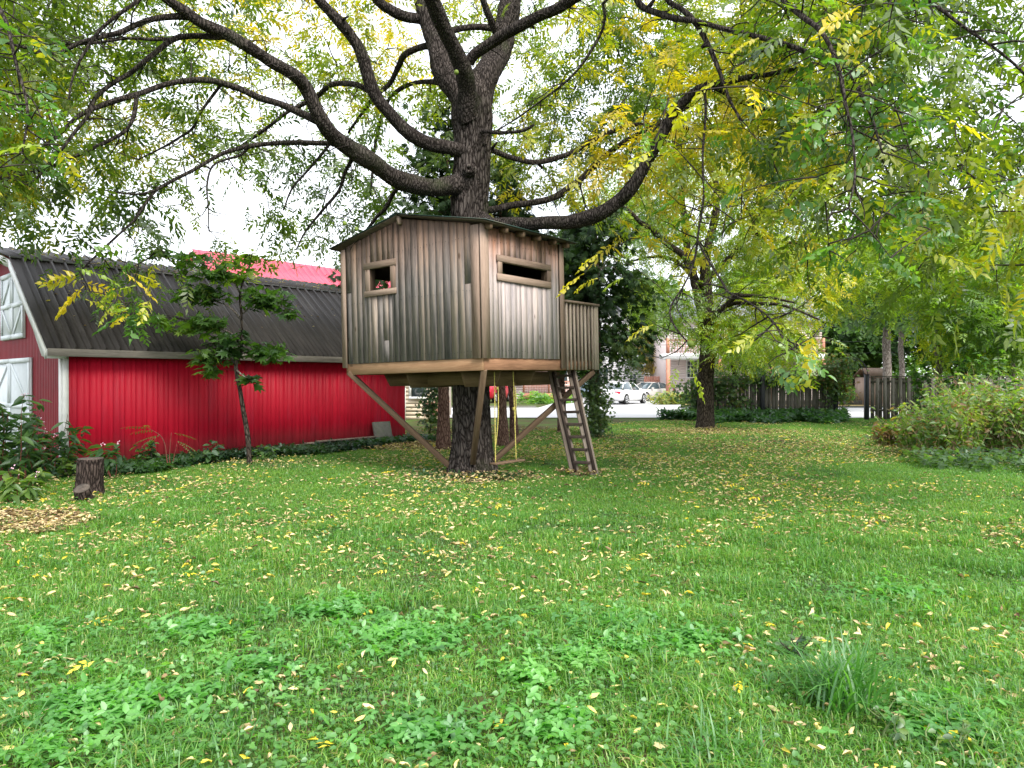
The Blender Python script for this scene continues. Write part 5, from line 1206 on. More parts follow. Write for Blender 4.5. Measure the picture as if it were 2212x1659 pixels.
ng.links.new(e2r.outputs[0], iop.inputs['Rotation']); ng.links.new(nattr('size', 'FLOAT'), iop.inputs['Scale']); ng.links.new(iop.outputs[0], go.inputs[0])
md = lawn.modifiers.new('grass', 'NODES'); md.node_group = ng
print('grass patches', n)

# foreground broad-leaved weeds
def gpoly(px, py, rx, ry):
    def f():
        a = rng.random()*2*pi; r = abs(rng.normal(0, .62))*(.85+.5*mnoise.noise(Vector((math.cos(a)*1.7+px, math.sin(a)*1.7+py, 0)))+.2*rng.random()); g = G(px+rx*r*math.cos(a), py+ry*r*math.sin(a)); return (g[0], g[1])
    return f
pts = []
for (px, py, rx, ry, n) in ((870,1385,190,48,620),(1340,1365,150,40,500),(700,1330,110,26,260),(1150,1480,60,26,130),(1250,1440,110,40,230),(930,1600,150,50,230),(430,1370,110,30,260),(180,1540,150,60,420),(90,1380,120,50,300),(1180,1600,120,50,130),(1230,1570,60,40,60),(1930,1290,180,40,260),(1500,1400,90,36,180),(1350,1410,120,30,180),(320,1520,160,60,260),(560,1460,160,60,220),(2060,1590,140,50,300),(1990,1545,80,40,120),(100,1640,160,40,200),(780,1310,60,14,90)):
    pts.append(ppts(int(n*.95), gpoly(px, py, rx*1.15, ry*1.2), .02, .075))
pts = np.concatenate(pts)
scatter('broadleaf_weeds', T_tri(), pts, .045, [(.07, .22, .045), (.10, .29, .055), (.14, .36, .07), (.20, .42, .10)], M['leaf'], 'pale green broad-leaved weeds growing in the foreground lawn', 'weeds', wsc=1.5)
def wedge():
    y = 2.3+rng.random()**1.3*11; hw = .8*y; x = rng.uniform(-hw, hw); return (x, y) if mnoise.noise(Vector((x*1.1, y*1.1, 4)))+.3*rng.random() > .0 else None
scatter('clover', T_ovate(w=.8), ppts(21000, wedge, .02, .07), .030, [(.06, .18, .03), (.10, .26, .045), (.16, .34, .07)], M['leaf'], 'small round-leaved clover and creeping weeds through the grass', 'clover', wsc=1.2)
# long blade grass clumps
def clump(g, n, h, lab, w=.011, cols=((.04, .15, .02), (.07, .21, .035), (.11, .27, .06)), sp=.15):
    t = MB(); cs = []
    for i in range(n):
        a = rng.random()*2*pi; b = np.array([rng.normal(0, sp*.5), rng.normal(0, sp*.5), 0]); hh = h*rng.uniform(.55, 1.1); out = rng.uniform(.3, 1.15)*hh; q = np.linspace(0, 1, 6)
        P = b+np.stack([math.cos(a)*out*q**1.5, math.sin(a)*out*q**1.5, hh*(q-.55*q**2.6*min(1, out/hh))*1.1], 1); wv = np.array([-math.sin(a), math.cos(a), 0])*w/2*rng.uniform(.6, 1.2)
        ww = np.array([.7, 1, .95, .75, .45, .08])[:, None]*wv; V = np.stack([P-ww, P+ww], 1).reshape(-1, 3); t.add(V, np.array([[2*k, 2*k+1, 2*k+3, 2*k+2] for k in range(5)])); cs.append(np.repeat(mixcol(cols, rng.random(1)), 12, 0))
    t.add([[-.05, -.05, -.01], [.05, -.05, -.01], [.05, .05, -.01], [-.05, .05, -.01]], np.array([[0, 1, 2, 3]])); cs.append(np.tile(np.array(cols[0]), (4, 1)))
    o = npmesh('grass_clump', np.concatenate(t.V), np.concatenate(t.F[4]), M['leaf'], col=np.concatenate(cs)); o.location = g; tag(o, lab, 'grass clump'); return o
clump(G(1815, 1535), 230, .40, 'large bluish long-bladed grass clump in the right foreground')
clump(G(1555, 1640), 50, .22, 'small upright grass clump at the bottom edge right of the middle', .008)
clump(G(1490, 1655), 50, .20, 'thin grass clump at the very bottom edge, left of the small upright one', .008)
clump(G(1660, 1500), 45, .17, 'faint thin-bladed grass clump left of the large bluish one', .007)
clump(G(60, 1560), 45, .18, 'thin grass clump near the bottom left corner', .007)
clump(G(505, 1600), 45, .15, 'short dark grass clump in the left foreground', .007)
herb('nettle_plant', G(1725, 1425), .17, 4, 'small upright nettle above the large grass clump', OVA, .05, HG, .07, 9, group=None)
herb('nettle_plant', G(1985, 1600), .14, 16, 'spreading serrate-leaved weed patch in the right bottom corner', OVA, .035, HY_, .22, 12, group=None, stemcol='stemgreen')

# fallen leaves
def T_curl(seed=0):
    r = np.random.default_rng(seed); V = []; k1, k2, k3 = r.uniform(.02, .22), r.uniform(-.1, .3), r.uniform(-.25, .25)
    for i in range(3):
        for j in range(4):
            x = j/3; w = [0.04, .5, .42, .03][j]*.38; y = (i-1)*w*r.uniform(.6, 1.35); V.append([x+r.normal(0, .04), y+k3*x*x, k1*abs(i-1)*r.uniform(.3, 1.6)+k2*math.sin(x*2.6)+r.normal(0, .03)])
    Fc = [[i*4+j, i*4+j+1, (i+1)*4+j+1, (i+1)*4+j] for i in range(2) for j in range(3)]; return np.array(V), np.array(Fc)
LT = [(.12, .075, .04), (.28, .19, .10), (.50, .39, .22), (.60, .52, .28), (.62, .54, .16), (.66, .52, .04)]
def lw_(n, y0, y1, p, fn=None):
    out = []
    while len(out) < n:
        y = y0+(y1-y0)*rng.random()**p; x = rng.uniform(-.82*y-1, .82*y+1)
        if inside_bad(x, y): continue
        q = mnoise.noise(Vector((x*.45, y*.45, 1)))+.25*rng.standard_normal()
        if q < -.1 or (fn and not fn(x, y)): continue
        out.append((x, y, gz(x, y)+rng.uniform(.016, .046)+(.012 if y > 10 else 0)))
    return np.array(out)
fl = np.vstack([lw_(4200, 2.2, 8, .8), lw_(14500, 6.0, 17, .8, lambda x, y: x < 6 or rng.random() < .3), lw_(12500, 13, 29, .9, lambda x, y: x < 10 or rng.random() < .5)])
n = len(fl); w = np.clip(.5+.24*rng.standard_normal(n)+.1*(rng.random(n) < .12), 0, 1)
V, Fc, C = batchv([T_curl(q) for q in range(9)], fl, rdir(n, -.35, .35), rup(n, .5), rng.uniform(.018, .070, n)**1.0, mixcol(LT, w)); o = npmesh('fallen_leaves', V, Fc, M['litter'], col=C); tag(o, 'yellow and tan fallen walnut leaves strewn over the lawn', 'fallen leaves', kind='stuff')
yl = lw_(230, 2.3, 20, .7); k = len(yl); V, Fc, C = batchv([jit(T_pinnate(3, ll=.4, lw=.17, droop=.05, ang=50), .03, q) for q in range(4)], yl+[0, 0, .02], rdir(k, -.1, .1), rup(k, .25), rng.uniform(.09, .17, k), mixcol([(.66, .50, .10), (.72, .56, .03)], rng.random(k)))
o = npmesh('fallen_leaf_sprays', V, Fc, M['litter'], col=C); tag(o, 'bright yellow fallen compound leaves lying on the lawn', 'fallen leaves', kind='stuff')
# dense litter patches
def dis(cx, cy, rx, ry):
    def f():
        a = rng.random()*2*pi; r = rng.random()**.6; return (cx+rx*r*math.cos(a), cy+ry*r*math.sin(a))
    return f
q = G(20, 1140); dl = [ppts(2800, dis(q[0]-.5, q[1], 1.35, .85), .02, .07)]
for (px, py, rx, ry, n) in ((1525, 935, 2.6, 1.5, 1300), (1000, 1035, 1.6, .8, 350), (1640, 960, 5, 3, 1500), (900, 960, 1.4, 2.2, 1300), (1255, 1024, .45, .4, 200), (1060, 940, 3, 3, 1800)):
    g = G(px, py); dl.append(ppts(n, dis(g[0], g[1], rx, ry), .04, .085))
def wallfoot():
    s = rng.uniform(.2, 7.8); x, y, _ = on_barn(s, -rng.uniform(.05, .4)); return (x, y)
def roofleaf(n):
    o = []
    for _ in range(n):
        s = rng.uniform(0, 8); u = rng.uniform(2.2, 3.95) if rng.random() < .9 else rng.uniform(.2, 1.6); x, y, _z = on_barn(s, u); o.append((x, y, brz(u)+.045))
    return np.array(o)
dl.append(roofleaf(420))
dl.append(ppts(900, wallfoot, .02, .05)); dl = np.concatenate(dl); n = len(dl)
V, Fc, C = batchv([T_curl(q) for q in range(9)], dl, rdir(n, -.3, .3), rup(n, .4), rng.uniform(.04, .08, n), mixcol(LT, .30+.22*rng.standard_normal(n))); o = npmesh('leaf_litter', V, Fc, M['litter'], col=C); tag(o, 'thick brown and tan leaf litter patches at the left edge and around the trunks', 'leaf litter', kind='stuff')
sheet('bare_soil', [(-6.9, 7.0), (-5.2, 6.8), (-4.4, 7.4), (-4.5, 8.0), (-5.4, 8.4), (-7, 8.3)], .034, mat_basic('bare_soil_surface', (.09, .06, .045), 1, .4, 8, bump=.5))

# ------------------------------------------------------------------ right shrub thicket
def shrub(g, rx, ry, h, n, lab, brown=.3, group=None):
    t = empty('shrub', g, 0, lab, 'shrub', group); tm = MB(); lp = []; dv = []
    for i in range(n):
        a = rng.random()*2*pi; r = math.sqrt(rng.random()); b = np.array([rx*r*math.cos(a), ry*r*math.sin(a), 0]); hh = h*rng.uniform(.5, 1.05)*(1-.35*r); lean = rng.uniform(.1, .55)
        e = b+[rng.normal(0, .3)*hh-.12*hh, rng.normal(0, .25)*hh, hh]; m = (b+e)/2+[0, 0, .2*hh]; q = np.linspace(0, 1, 7)[:, None]; P = b*(1-q)**2+2*m*q*(1-q)+e*q*q
        tm.tube(P, np.linspace(.006, .0025, 7), 4, cap=False); k = 17; tt = rng.uniform(.2, 1, k); j = (tt*6).astype(int); f = (tt*6-j)[:, None]; j = np.minimum(j, 5)
        lp.append(P[j]*(1-f)+P[j+1]*f+rng.standard_normal((k, 3))*.04); dv.append(rdir(k, -.9, .1))
    lp = np.concatenate(lp); dv = np.concatenate(dv); k = len(lp); x = tm.build('stems', M['stemtan'], t, smooth=True); x['kind'] = 'stuff'
    w = rng.random(k); c = mixcol([(.07, .15, .03), (.12, .22, .035), (.20, .30, .04), (.36, .37, .06)], np.clip(.4+.5*fbm(lp+g, 1.1)+.2*rng.standard_normal(k), 0, 1)); br_ = rng.random(k) < brown; c[br_] = mixcol([(.10, .05, .025), (.22, .12, .06), (.35, .24, .1)], rng.random(int(br_.sum())))
    V, Fc, C = batch(T_ovate(w=.42), lp, dv, rup(k, .7), rng.uniform(.07, .17, k), c); x = npmesh('foliage', V, Fc, M['leaf'], t, col=C); x['kind'] = 'stuff'
shrub(G(2040, 985), .75, .6, 1.5, 135, 'weedy yellow-green shrub, left mound of the right thicket', .14, 'shrubs of the right thicket')
shrub(G(2150, 980), .8, .7, 1.95, 180, 'tall tangled green and brown shrub in the middle of the right thicket', .12, 'shrubs of the right thicket')
shrub(G(2260, 985), .8, .7, 2.05, 180, 'dense shrub at the right edge of the thicket', .12, 'shrubs of the right thicket')
shrub(G(1960, 965), .8, .45, .75, 110, 'low brown drooping stems at the left foot of the thicket', .55, 'shrubs of the right thicket')
shrub(gpt(2120, 16.5), 1.2, .8, 2.0, 170, 'rear shrub of the thicket close to the fence', .12, 'shrubs of the right thicket')

for (px, d, h, n_, lab) in ((2000, 22, 2.6, 4, 'tall broad-leaved maple shoot before the right fence, left of the young tree'), (2090, 20, 2.4, 5, 'broad-leaved maple shoot behind the thicket, right of the young tree'), (2180, 18, 2.5, 5, 'maple shoot behind the thicket near the right edge')):
    herb('maple_shoot', gpt(px, d), h, n_, lab, T_lobed(), .22, [(.04, .10, .02), (.07, .17, .025), (.12, .24, .03)], .3, 34, group='maple shoots before the right fence')
# ------------------------------------------------------------------ fences
FM = [MB().box(-.068, .068, -.01, .01, .05, h).build('fence_board', M['fence'], linkit=False) for h in (1.70, 1.72, 1.68)]
def fence(name, a, b, lab, posts, double=False):
    a = np.array(a); b = np.array(b); L = np.linalg.norm(b-a); ang = math.atan2(b[1]-a[1], b[0]-a[0]); t = empty(name, (*a, 0), ang, lab, 'fence')
    n = int(L/.148)
    for i in range(n):
        o = link('fence_board', FM[i % 3], t); y = -.03 if i % 2 or not double else .03
        o.location = (.09+i*.148, y, rng.uniform(-.02, .02)); o.rotation_euler = (0, rng.normal(0, .006), 0)
    for z in (.35, 1.5): MB().box(0, L, -.018 if double else .0, .018, z, z+.09).build('rail', M['fence'], t)
    MB().box(0, L, -.05, .07, 1.735, 1.77).build('cap_rail', M['fence'], t)
    for s in posts: MB().box(s-.06, s+.06, .03, .15, 0, 1.8).build('post', M['black'], t)
    return t
def XY(px, d): return ((px-CX)/F*d, d)
fa, fb = XY(1490, 28.6), XY(1806, 28.6); fence('wooden_fence', fa, fb, 'vine-covered grey board fence behind the second walnut tree', [2.9, 5.7])
fence('wooden_fence', XY(1880, 28.6), XY(2420, 27.0), 'grey board-on-board fence at the right beyond the gate opening', [3.0, 6.1], True)
for px, hh, lab in ((1872, 1.82, 'black metal gate post at the right side of the fence opening'), (1805, 1.75, 'black metal gate post at the left side of the fence opening, under the vines'), (1647, 1.78, 'black post in the middle of the vine-covered fence')):
    x, y = XY(px, 28.35); pst = empty('fence_post', (x, y, 0), 0, lab, 'post', 'black fence posts'); MB().box(-.075, .075, -.075, .075, 0, hh).build('shaft', M['black'], pst, bevel=.008); MB().box(-.085, .085, -.085, .085, hh, hh+.02).build('post_cap', M['black'], pst)
# arch with hanging vine over the gate
ar = empty('garden_arch', (*XY(1838, 28.4), 0), 0, 'thin black metal arch spanning the fence opening', 'arch')
t = np.linspace(0, pi, 24)
for yy in (-.12, .2): MB().tube(np.stack([-.62*np.cos(t), yy+0*t, 1.75+.75*np.sin(t)], 1), .016, 6).build('arch_bar', M['black'], ar, smooth=True)
def vine(name, centers, ls, n, label, cols, org):
    t = empty(name, org, 0, label, 'vine'); lp = np.concatenate([c+rng.standard_normal((n, 3))*s for c, s in centers]); lp[:, 2] = np.abs(lp[:, 2])
    k = len(lp); V, Fc, C = batch(T_lobed(), lp-np.array(org), rdir(k, -1.2, -.2)+[0, -.5, 0], rup(k, .5)+[0, -.8, 0], ls*rng.uniform(.6, 1.3, k), mixcol(cols, .45+.5*fbm(lp, .9)+.18*rng.standard_normal(k)))
    x = npmesh('foliage', V, Fc, M['leaf'], t, col=C); x['kind'] = 'stuff'; tm = MB()
    for c, s in centers[:6:2]: tm.tube(np.array([[c[0], c[1]+.05, 0.02], [c[0]+.1, c[1]+.02, c[2]*.5], c])-np.array(org), [.012, .01, .006], 4, cap=False)
    q_ = tm.build('stems', M['twig'], t); q_['kind'] = 'stuff'
VC = [(.025, .06, .018), (.045, .10, .024), (.07, .15, .03), (.12, .20, .035), (.22, .12, .04)]
cen = [(U(x, y, 28.35), np.array([.35, .10, .16])) for x, y in ((1500,830),(1485,850),(1510,870),(1500,890),(1550,822),(1590,822),(1580,845),(1640,820),(1600,870),(1700,818),(1750,815),(1780,820),(1545,850),(1680,815),(1725,822))]
vine('fence_vine', cen, .16, 130, 'dark green creeper draped over the left fence', VC, (*XY(1600, 28.3), 0))
cen = [(U(x, y, 28.2), np.array([.22, .12, .20])) for x, y in ((1780,795),(1800,787),(1818,784),(1835,788),(1812,810),(1822,830),(1824,855),(1805,825),(1795,805),(1785,815),(1800,850))]
vine('arch_vine', cen, .14, 130, 'drooping creeper hanging from the arch over the fence opening', VC[1:]+[(.25, .15, .04)], (*XY(1820, 28.2), 0))

# ivy-clad bush behind cedar on the left
shrub2 = [(U(x, y, 20.5), np.array([.16, .15, .28])) for x, y in ((928,850),(935,870),(925,890),(940,840),(938,905))]
vine('ivy_bush', shrub2, .13, 110, 'ivy-covered bush behind the left cedar trunk beside the cream house', VC, (*XY(930, 20.5), 0))
cen = [(U(x, y, 19.6), np.array([.17, .2, .22])) for x, y in ((1285,830),(1295,850),(1278,870),(1290,890),(1288,915),(1298,870),(1275,840),(1296,905),(1285,925),(1330,805),(1355,795),(1300,800))]
vine('ivy_bush', cen, .12, 110, 'ivy climbing the cedar trunk to the right of the ladder', [(.02, .05, .012), (.035, .08, .015), (.06, .12, .02), (.10, .16, .02)], (*XY(1290, 19.6), 0))

# ------------------------------------------------------------------ houses
def window(parent, x0, x1, z0, z1, y, nx=2, nz=2, fm='whiteboard'):
    w = MB().box(x0, x1, y-.05, y-.01, z0, z1).build('window', M['glass'], parent); f = MB(); t = .09
    f.box(x0-t, x1+t, y-.09, y-.052, z1, z1+t).box(x0-t, x1+t, y-.11, y-.052, z0-t, z0).box(x0-t, x0, y-.085, y-.052, z0, z1).box(x1, x1+t, y-.085, y-.052, z0, z1)
    f.build('frame', M[fm], w); m = MB()
    for i in range(1, nx): xx = x0+(x1-x0)*i/nx; m.box(xx-.02, xx+.02, y-.075, y-.055, z0, z1)
    for i in range(1, nz): zz = z0+(z1-z0)*i/nz; m.box(x0, x1, y-.072, y-.053, zz-.02, zz+.02)
    m.build('muntin', M[fm], w)
def clap(parent, x0, x1, y, z0, z1, mat, name='siding', step=.2, depth=8.0):
    """wall with real lapped clapboards on the street side"""
    wl_ = MB().box(x0, x1, y, y+depth, z0, z1).build('wall', M[mat], parent)
    b = MB(); z = z0
    while z < z1-.02:
        h = min(step, z1-z); b.hexa([[x0, y-.035, z], [x1, y-.035, z], [x1, y-.001, z], [x0, y-.001, z], [x0, y-.008, z+h], [x1, y-.008, z+h], [x1, y-.001, z+h], [x0, y-.001, z+h]]); z += step
    x = b.build(name, M[mat], wl_); x['kind'] = 'stuff'; return wl_
def gable_roof(parent, x0, x1, y0, y1, z, h, mat, along='x', name='roof'):
    o = .4
    if along == 'x': return MB().prism([(y0-o, z-.05), ((y0+y1)/2, z+h), (y1+o, z-.05), (y1+o, z-.2), ((y0+y1)/2, z+h-.2), (y0-o, z-.2)], 'x', x0-o, x1+o).build(name, M[mat], parent)
    return MB().prism([(x0-o, z-.05), ((x0+x1)/2, z+h), (x1+o, z-.05), (x1+o, z-.2), ((x0+x1)/2, z+h-.2), (x0-o, z-.2)], 'y', y0-o, y1+o).build(name, M[mat], parent)
# pink-and-white house with red balcony
H = empty('house', (0, 0, 0), 0, 'two-storey pale pink house with red-stained balcony behind the second walnut', 'house', 'houses across the street')
hx0, hx1, hy = 12.9, 25.3, 58.0
clap(H, hx0, hx1, hy, 0, 6.6, 'sidingp'); gable_roof(H, hx0, hx1, hy, hy+8, 6.6, 2.4, 'shingle')
window(H, 14.3, 15.1, 1.9, 3.2, hy-.035, 3, 4); window(H, 14.3, 15.1, 4.5, 5.9, hy-.035, 2, 2); window(H, 23.3, 23.9, 2.3, 3.0, hy-.035); window(H, 18, 19, 4.5, 5.8, hy-.035); window(H, 19.5, 20.6, 1.5, 2.9, hy-.035); window(H, 22, 22.9, 4.5, 5.8, hy-.035)
MB().box(12.0, 24.5, hy-2.4, hy-.06, 3.3, 3.75).build('balcony_floor', M['whiteboard'], H)
bal = MB().box(12.0, 24.5, hy-2.4, hy-2.32, 4.75, 4.83).build('railing', M['cedarred'], H)
for i in range(60): MB().box(12.1+i*.208, 12.14+i*.208, hy-2.38, hy-2.34, 3.76, 4.75).build('baluster', M['cedarred'], bal)
for x in (12.1, 16.2, 20.3, 24.3): MB().box(x, x+.28, hy-2.41, hy-2.13, .0, 3.3).build('porch_post', M['cedarred'], H); MB().box(x, x+.2, hy-2.42, hy-2.2, 3.76, 4.95).build('porch_post', M['cedarred'], H)
# white house left of it
H2 = empty('house', (0, 0, 0), 0, 'white two-storey house half hidden by the cedar, behind the parked cars', 'house', 'houses across the street')
clap(H2, 4.4, 10.9, 66, 0, 7.4, 'sidingw', depth=9); gable_roof(H2, 4.4, 10.9, 66, 75, 7.4, 2.6, 'shingle', 'y')
MB().prism([(4.4, 7.4), (10.9, 7.4), (7.65, 9.7)], 'y', 66, 66.1).build('gable', M['sidingw'], H2)
for x in (5.2, 8.0): window(H2, x, x+.9, 4.8, 6.3, 65.96); window(H2, x, x+.9, 1.3, 2.8, 65.96)
MB().box(6.4, 7.3, 65.88, 65.96, .2, 2.4).build('door', mat_basic('pale_blue_door', (.35, .5, .62), .5, .1, 3), H2)
H3 = empty('garage', (0, 0, 0), 0, 'small white garage with grey hip roof between the two houses', 'garage')
clap(H3, 11.2, 15.2, 70, 0, 3.1, 'sidingw', depth=6); MB().add([[10.9, 69.7, 3.05], [15.5, 69.7, 3.05], [15.5, 76.3, 3.05], [10.9, 76.3, 3.05], [12.6, 73, 4.3], [13.8, 73, 4.3]], np.array([[0, 1, 5, 4], [2, 3, 4, 5]])).add([[10.9, 69.7, 3.05], [12.6, 73, 4.3], [10.9, 76.3, 3.05], [15.5, 69.7, 3.05], [15.5, 76.3, 3.05], [13.8, 73, 4.3]], np.array([[0, 1, 2], [3, 4, 5]])).build('roof', M['shingle'], H3); window(H3, 11.6, 12.2, 1.2, 2.3, 69.96)
fr = empty('red_fence', (11.5, 62, 0), 0, 'short red-stained board fence beside the parked silver car', 'fence')
rb = MB().box(-.06, .06, -.012, .012, .1, 2.0).build('fence_board', M['cedarred'], linkit=False)
for i in range(16): o = link('fence_board', rb, fr); o.location = (i*.15+.1, -.03, 0)
for z in (.4, 1.6): MB().box(0, 2.5, -.01, .03, z, z+.1).build('rail', M['cedarred'], fr)
# pale house with red porch railing seen under the treehouse
H4 = empty('house', (0, 0, 0), 0, 'pale house with red porch railing, seen under the treehouse right of the trunk', 'house', 'houses across the street')
clap(H4, -4.5, 5.6, 62, 0, 3.2, 'sidingp'); gable_roof(H4, -4.5, 5.6, 62, 70, 3.2, 2.4, 'shingle')
window(H4, -.5, .7, 1.3, 2.6, 61.96); window(H4, 3.9, 4.8, 1.3, 2.6, 61.96)
MB().box(.9, 5.0, 59.6, 61.95, .1, .55).build('porch_floor', M['cedarred'], H4); rl = MB().box(.9, 5.0, 59.6, 59.68, 1.5, 1.58).build('railing', M['cedarred'], H4)
for i in range(30): MB().box(.95+i*.136, .99+i*.136, 59.62, 59.66, .56, 1.5).build('baluster', M['cedarred'], rl)
for x in (.9, 3.0, 4.85): MB().box(x, x+.16, 59.58, 59.74, .56, 3.1).build('porch_post', M['cedarred'], H4)
MB().box(.7, 5.2, 59.3, 61.95, 3.11, 3.25).build('porch_roof', M['shingle'], H4)
# cream neighbour house with red metal roof, behind the barn
H5 = empty('house', (-13.0, 33.0, .55), BA, 'cream neighbour house with bright red ribbed metal roof behind the barn', 'house')
MB().box(0, 11.5, 0.0, 7.0, 0, 4.6).build('wall', M['sidingc'], H5)
MB().prism([(0, 4.6), (7, 4.6), (3.5, 7.55)], 'x', 0, .12).build('gable', mat_basic('grey_gable', (.5, .52, .53), .7, .08, 2), H5)
rf = empty('roof'); rf.parent = H5; rf.location = (0, -.5, 4.30); an = math.atan2(3.25, 4.0); rf.rotation_euler = (an, 0, 0); Lr = math.hypot(4, 3.25)
prof = [(0, 0), (.33, 0), (.35, .035), (.38, .035), (.40, 0), (.4, -.04), (0, -.04)]
rp_ = MB().prism(prof, 'y', 0, Lr).build('roof_panel', M['pinkroof'], linkit=False)
for i in range(30): o = link('roof_panel', rp_, rf); o.location = (-.35+i*.4, 0, 0)
MB().hexa([[-.35, 3.52, 7.52], [11.8, 3.52, 7.52], [11.8, 7.5, 4.3], [-.35, 7.5, 4.3], [-.35, 3.52, 7.56], [11.8, 3.52, 7.56], [11.8, 7.5, 4.34], [-.35, 7.5, 4.34]]).build('roof_sheet', M['pinkroof'], H5)
MB().hexa([[-.42, -.5, 4.15], [-.36, -.5, 4.15], [-.36, 3.5, 7.4], [-.42, 3.5, 7.4], [-.42, -.5, 4.35], [-.36, -.5, 4.35], [-.36, 3.5, 7.6], [-.42, 3.5, 7.6]]).build('rake_board', M['whiteboard'], H5)
# its low wing seen past the barn end
H6 = empty('house_wing', (-4.75, 29.2, 0), 0, 'cream clapboard house corner with white window and porch, just past the end of the barn', 'house')
clap(H6, 0, 1.95, 0, 0, 3.4, 'sidingc', step=.16, depth=3.5); window(H6, .62, 1.16, .92, 1.9, -.035, 1, 2)
MB().box(-.3, 2.1, -.4, 3.6, 3.4, 3.55).build('roof', M['pinkroof'], H6)
MB().box(.0, .42, -1.0, -.1, .45, .55).build('porch_floor', M['whiteboard'], H6)
for i in range(6): MB().box(.02+i*.08, .05+i*.08, -1.0, -.97, .56, 1.1).build('baluster', M['whiteboard'], H6)
MB().box(.0, .5, -1.02, -.95, 1.1, 1.15).build('handrail', M['whiteboard'], H6); MB().box(.44, .52, -1.04, -.96, 0, 1.3).build('porch_post', M['whiteboard'], H6)
la = MB()
for i in range(8): la.beam((1.15+i*.08, -.06, .1), (1.15+i*.08+.5, -.06, .75), .02, .02); la.beam((1.15+i*.08, -.08, .75), (1.15+i*.08+.5, -.08, .1), .02, .02)
la.build('lattice', M['cedarred'], H6)
# playhouse roof behind the fence
PH = empty('playhouse', (*XY(1895, 44), 0), .2, 'small wooden playhouse with brown shingle roof behind the gate', 'playhouse')
MB().box(-.5, .8, 0, 1.4, 0, 1.8).build('wall', M['trim'], PH); MB().prism([(-.15, 1.75), (.7, 2.4), (1.55, 1.75), (.7, 2.3)], 'x', -.65, 1.0).build('roof', M['shingleb'], PH)
# white utility lines
pc = MB()
pl = empty('power_lines', (0, 43, 0), 0, 'black power lines sagging across the street', 'power line')
t = np.linspace(-1, 1, 30)
for j, (z, th_) in enumerate(((5.2, .02), (5.35, .012), (4.3, .012), (3.6, .01))): MB().tube(np.stack([t*45, 0*t+j*.4, z+.03*t*12-1.0*(1-t*t)*.6], 1), th_, 4).build('cable', M['black'], pl)
# flower beds
def bed(px, d, n, w, h, lab, cols, grp=None):
    g = gpt(px, d); herb('garden_bush', g, h, n, lab, LAN, .38, cols, w, 16, group=grp, stemcol='stemgreen', lowfrac=.05)
bed(1435, 47.5, 26, 1.1, .95, 'ornamental grass bush beside the driveway at the red porch post', [(.12, .2, .05), (.25, .28, .08), (.4, .32, .12)])
bed(1470, 47.8, 26, 1.2, .9, 'green garden bush just right of the ornamental grass', [(.08, .16, .05), (.15, .24, .06), (.25, .3, .08)])
bed(1160, 50, 26, 1.6, .9, 'green garden bed before the pale house with the red porch', [(.08, .2, .04), (.14, .28, .05), (.2, .33, .06)])
bed(1200, 50, 22, 1.4, .8, 'leafy garden bed at the right end of the red porch', [(.08, .2, .04), (.14, .28, .05), (.2, .33, .06)])
bed(1850, 46, 40, 1.8, 1.3, 'bright green bush seen through the fence opening', [(.06, .16, .03), (.12, .26, .04), (.2, .34, .06)])
tb = MB().box(15, 40, 44.6, 44.75, 0, .35).build('timber_edging', M['fence']); tag(tb, 'low timber garden edging across the street beyond the gate', 'edging')

# ------------------------------------------------------------------ cars
def paint(name, col):
    m, n, out = node_mat(name); p = N(n, 'ShaderNodeBsdfPrincipled', Roughness=.3, Metallic=.2); p.inputs['Coat Weight'].default_value = .6; p.inputs['Coat Roughness'].default_value = .08
    tc = N(n, 'ShaderNodeTexCoord'); ns = N(n, 'ShaderNodeTexNoise', Scale=3.0); n.links.new(tc.outputs['Object'], ns.inputs['Vector']); r = ramp(n, [(.3, tuple(np.array(col)*.93)), (.7, col)]); n.links.new(ns.outputs[0], r.inputs[0]); n.links.new(r.outputs[0], p.inputs['Base Color']); n.links.new(p.outputs[0], out.inputs[0]); return m
M['tyre'] = mat_basic('tyre_rubber', (.015, .015, .016), .9, .2, 10); M['rim'] = mat_basic('alloy', (.45, .46, .48), .3, .1, 5, metal=.8); M['lampg'] = mat_basic('headlamp_lens', (.6, .65, .7), .15, .1, 5); M['tail'] = mat_basic('tail_lens', (.6, .015, .04), .2, .1, 5); M['plate'] = mat_basic('plate_white', (.7, .72, .75), .5, .05, 5)
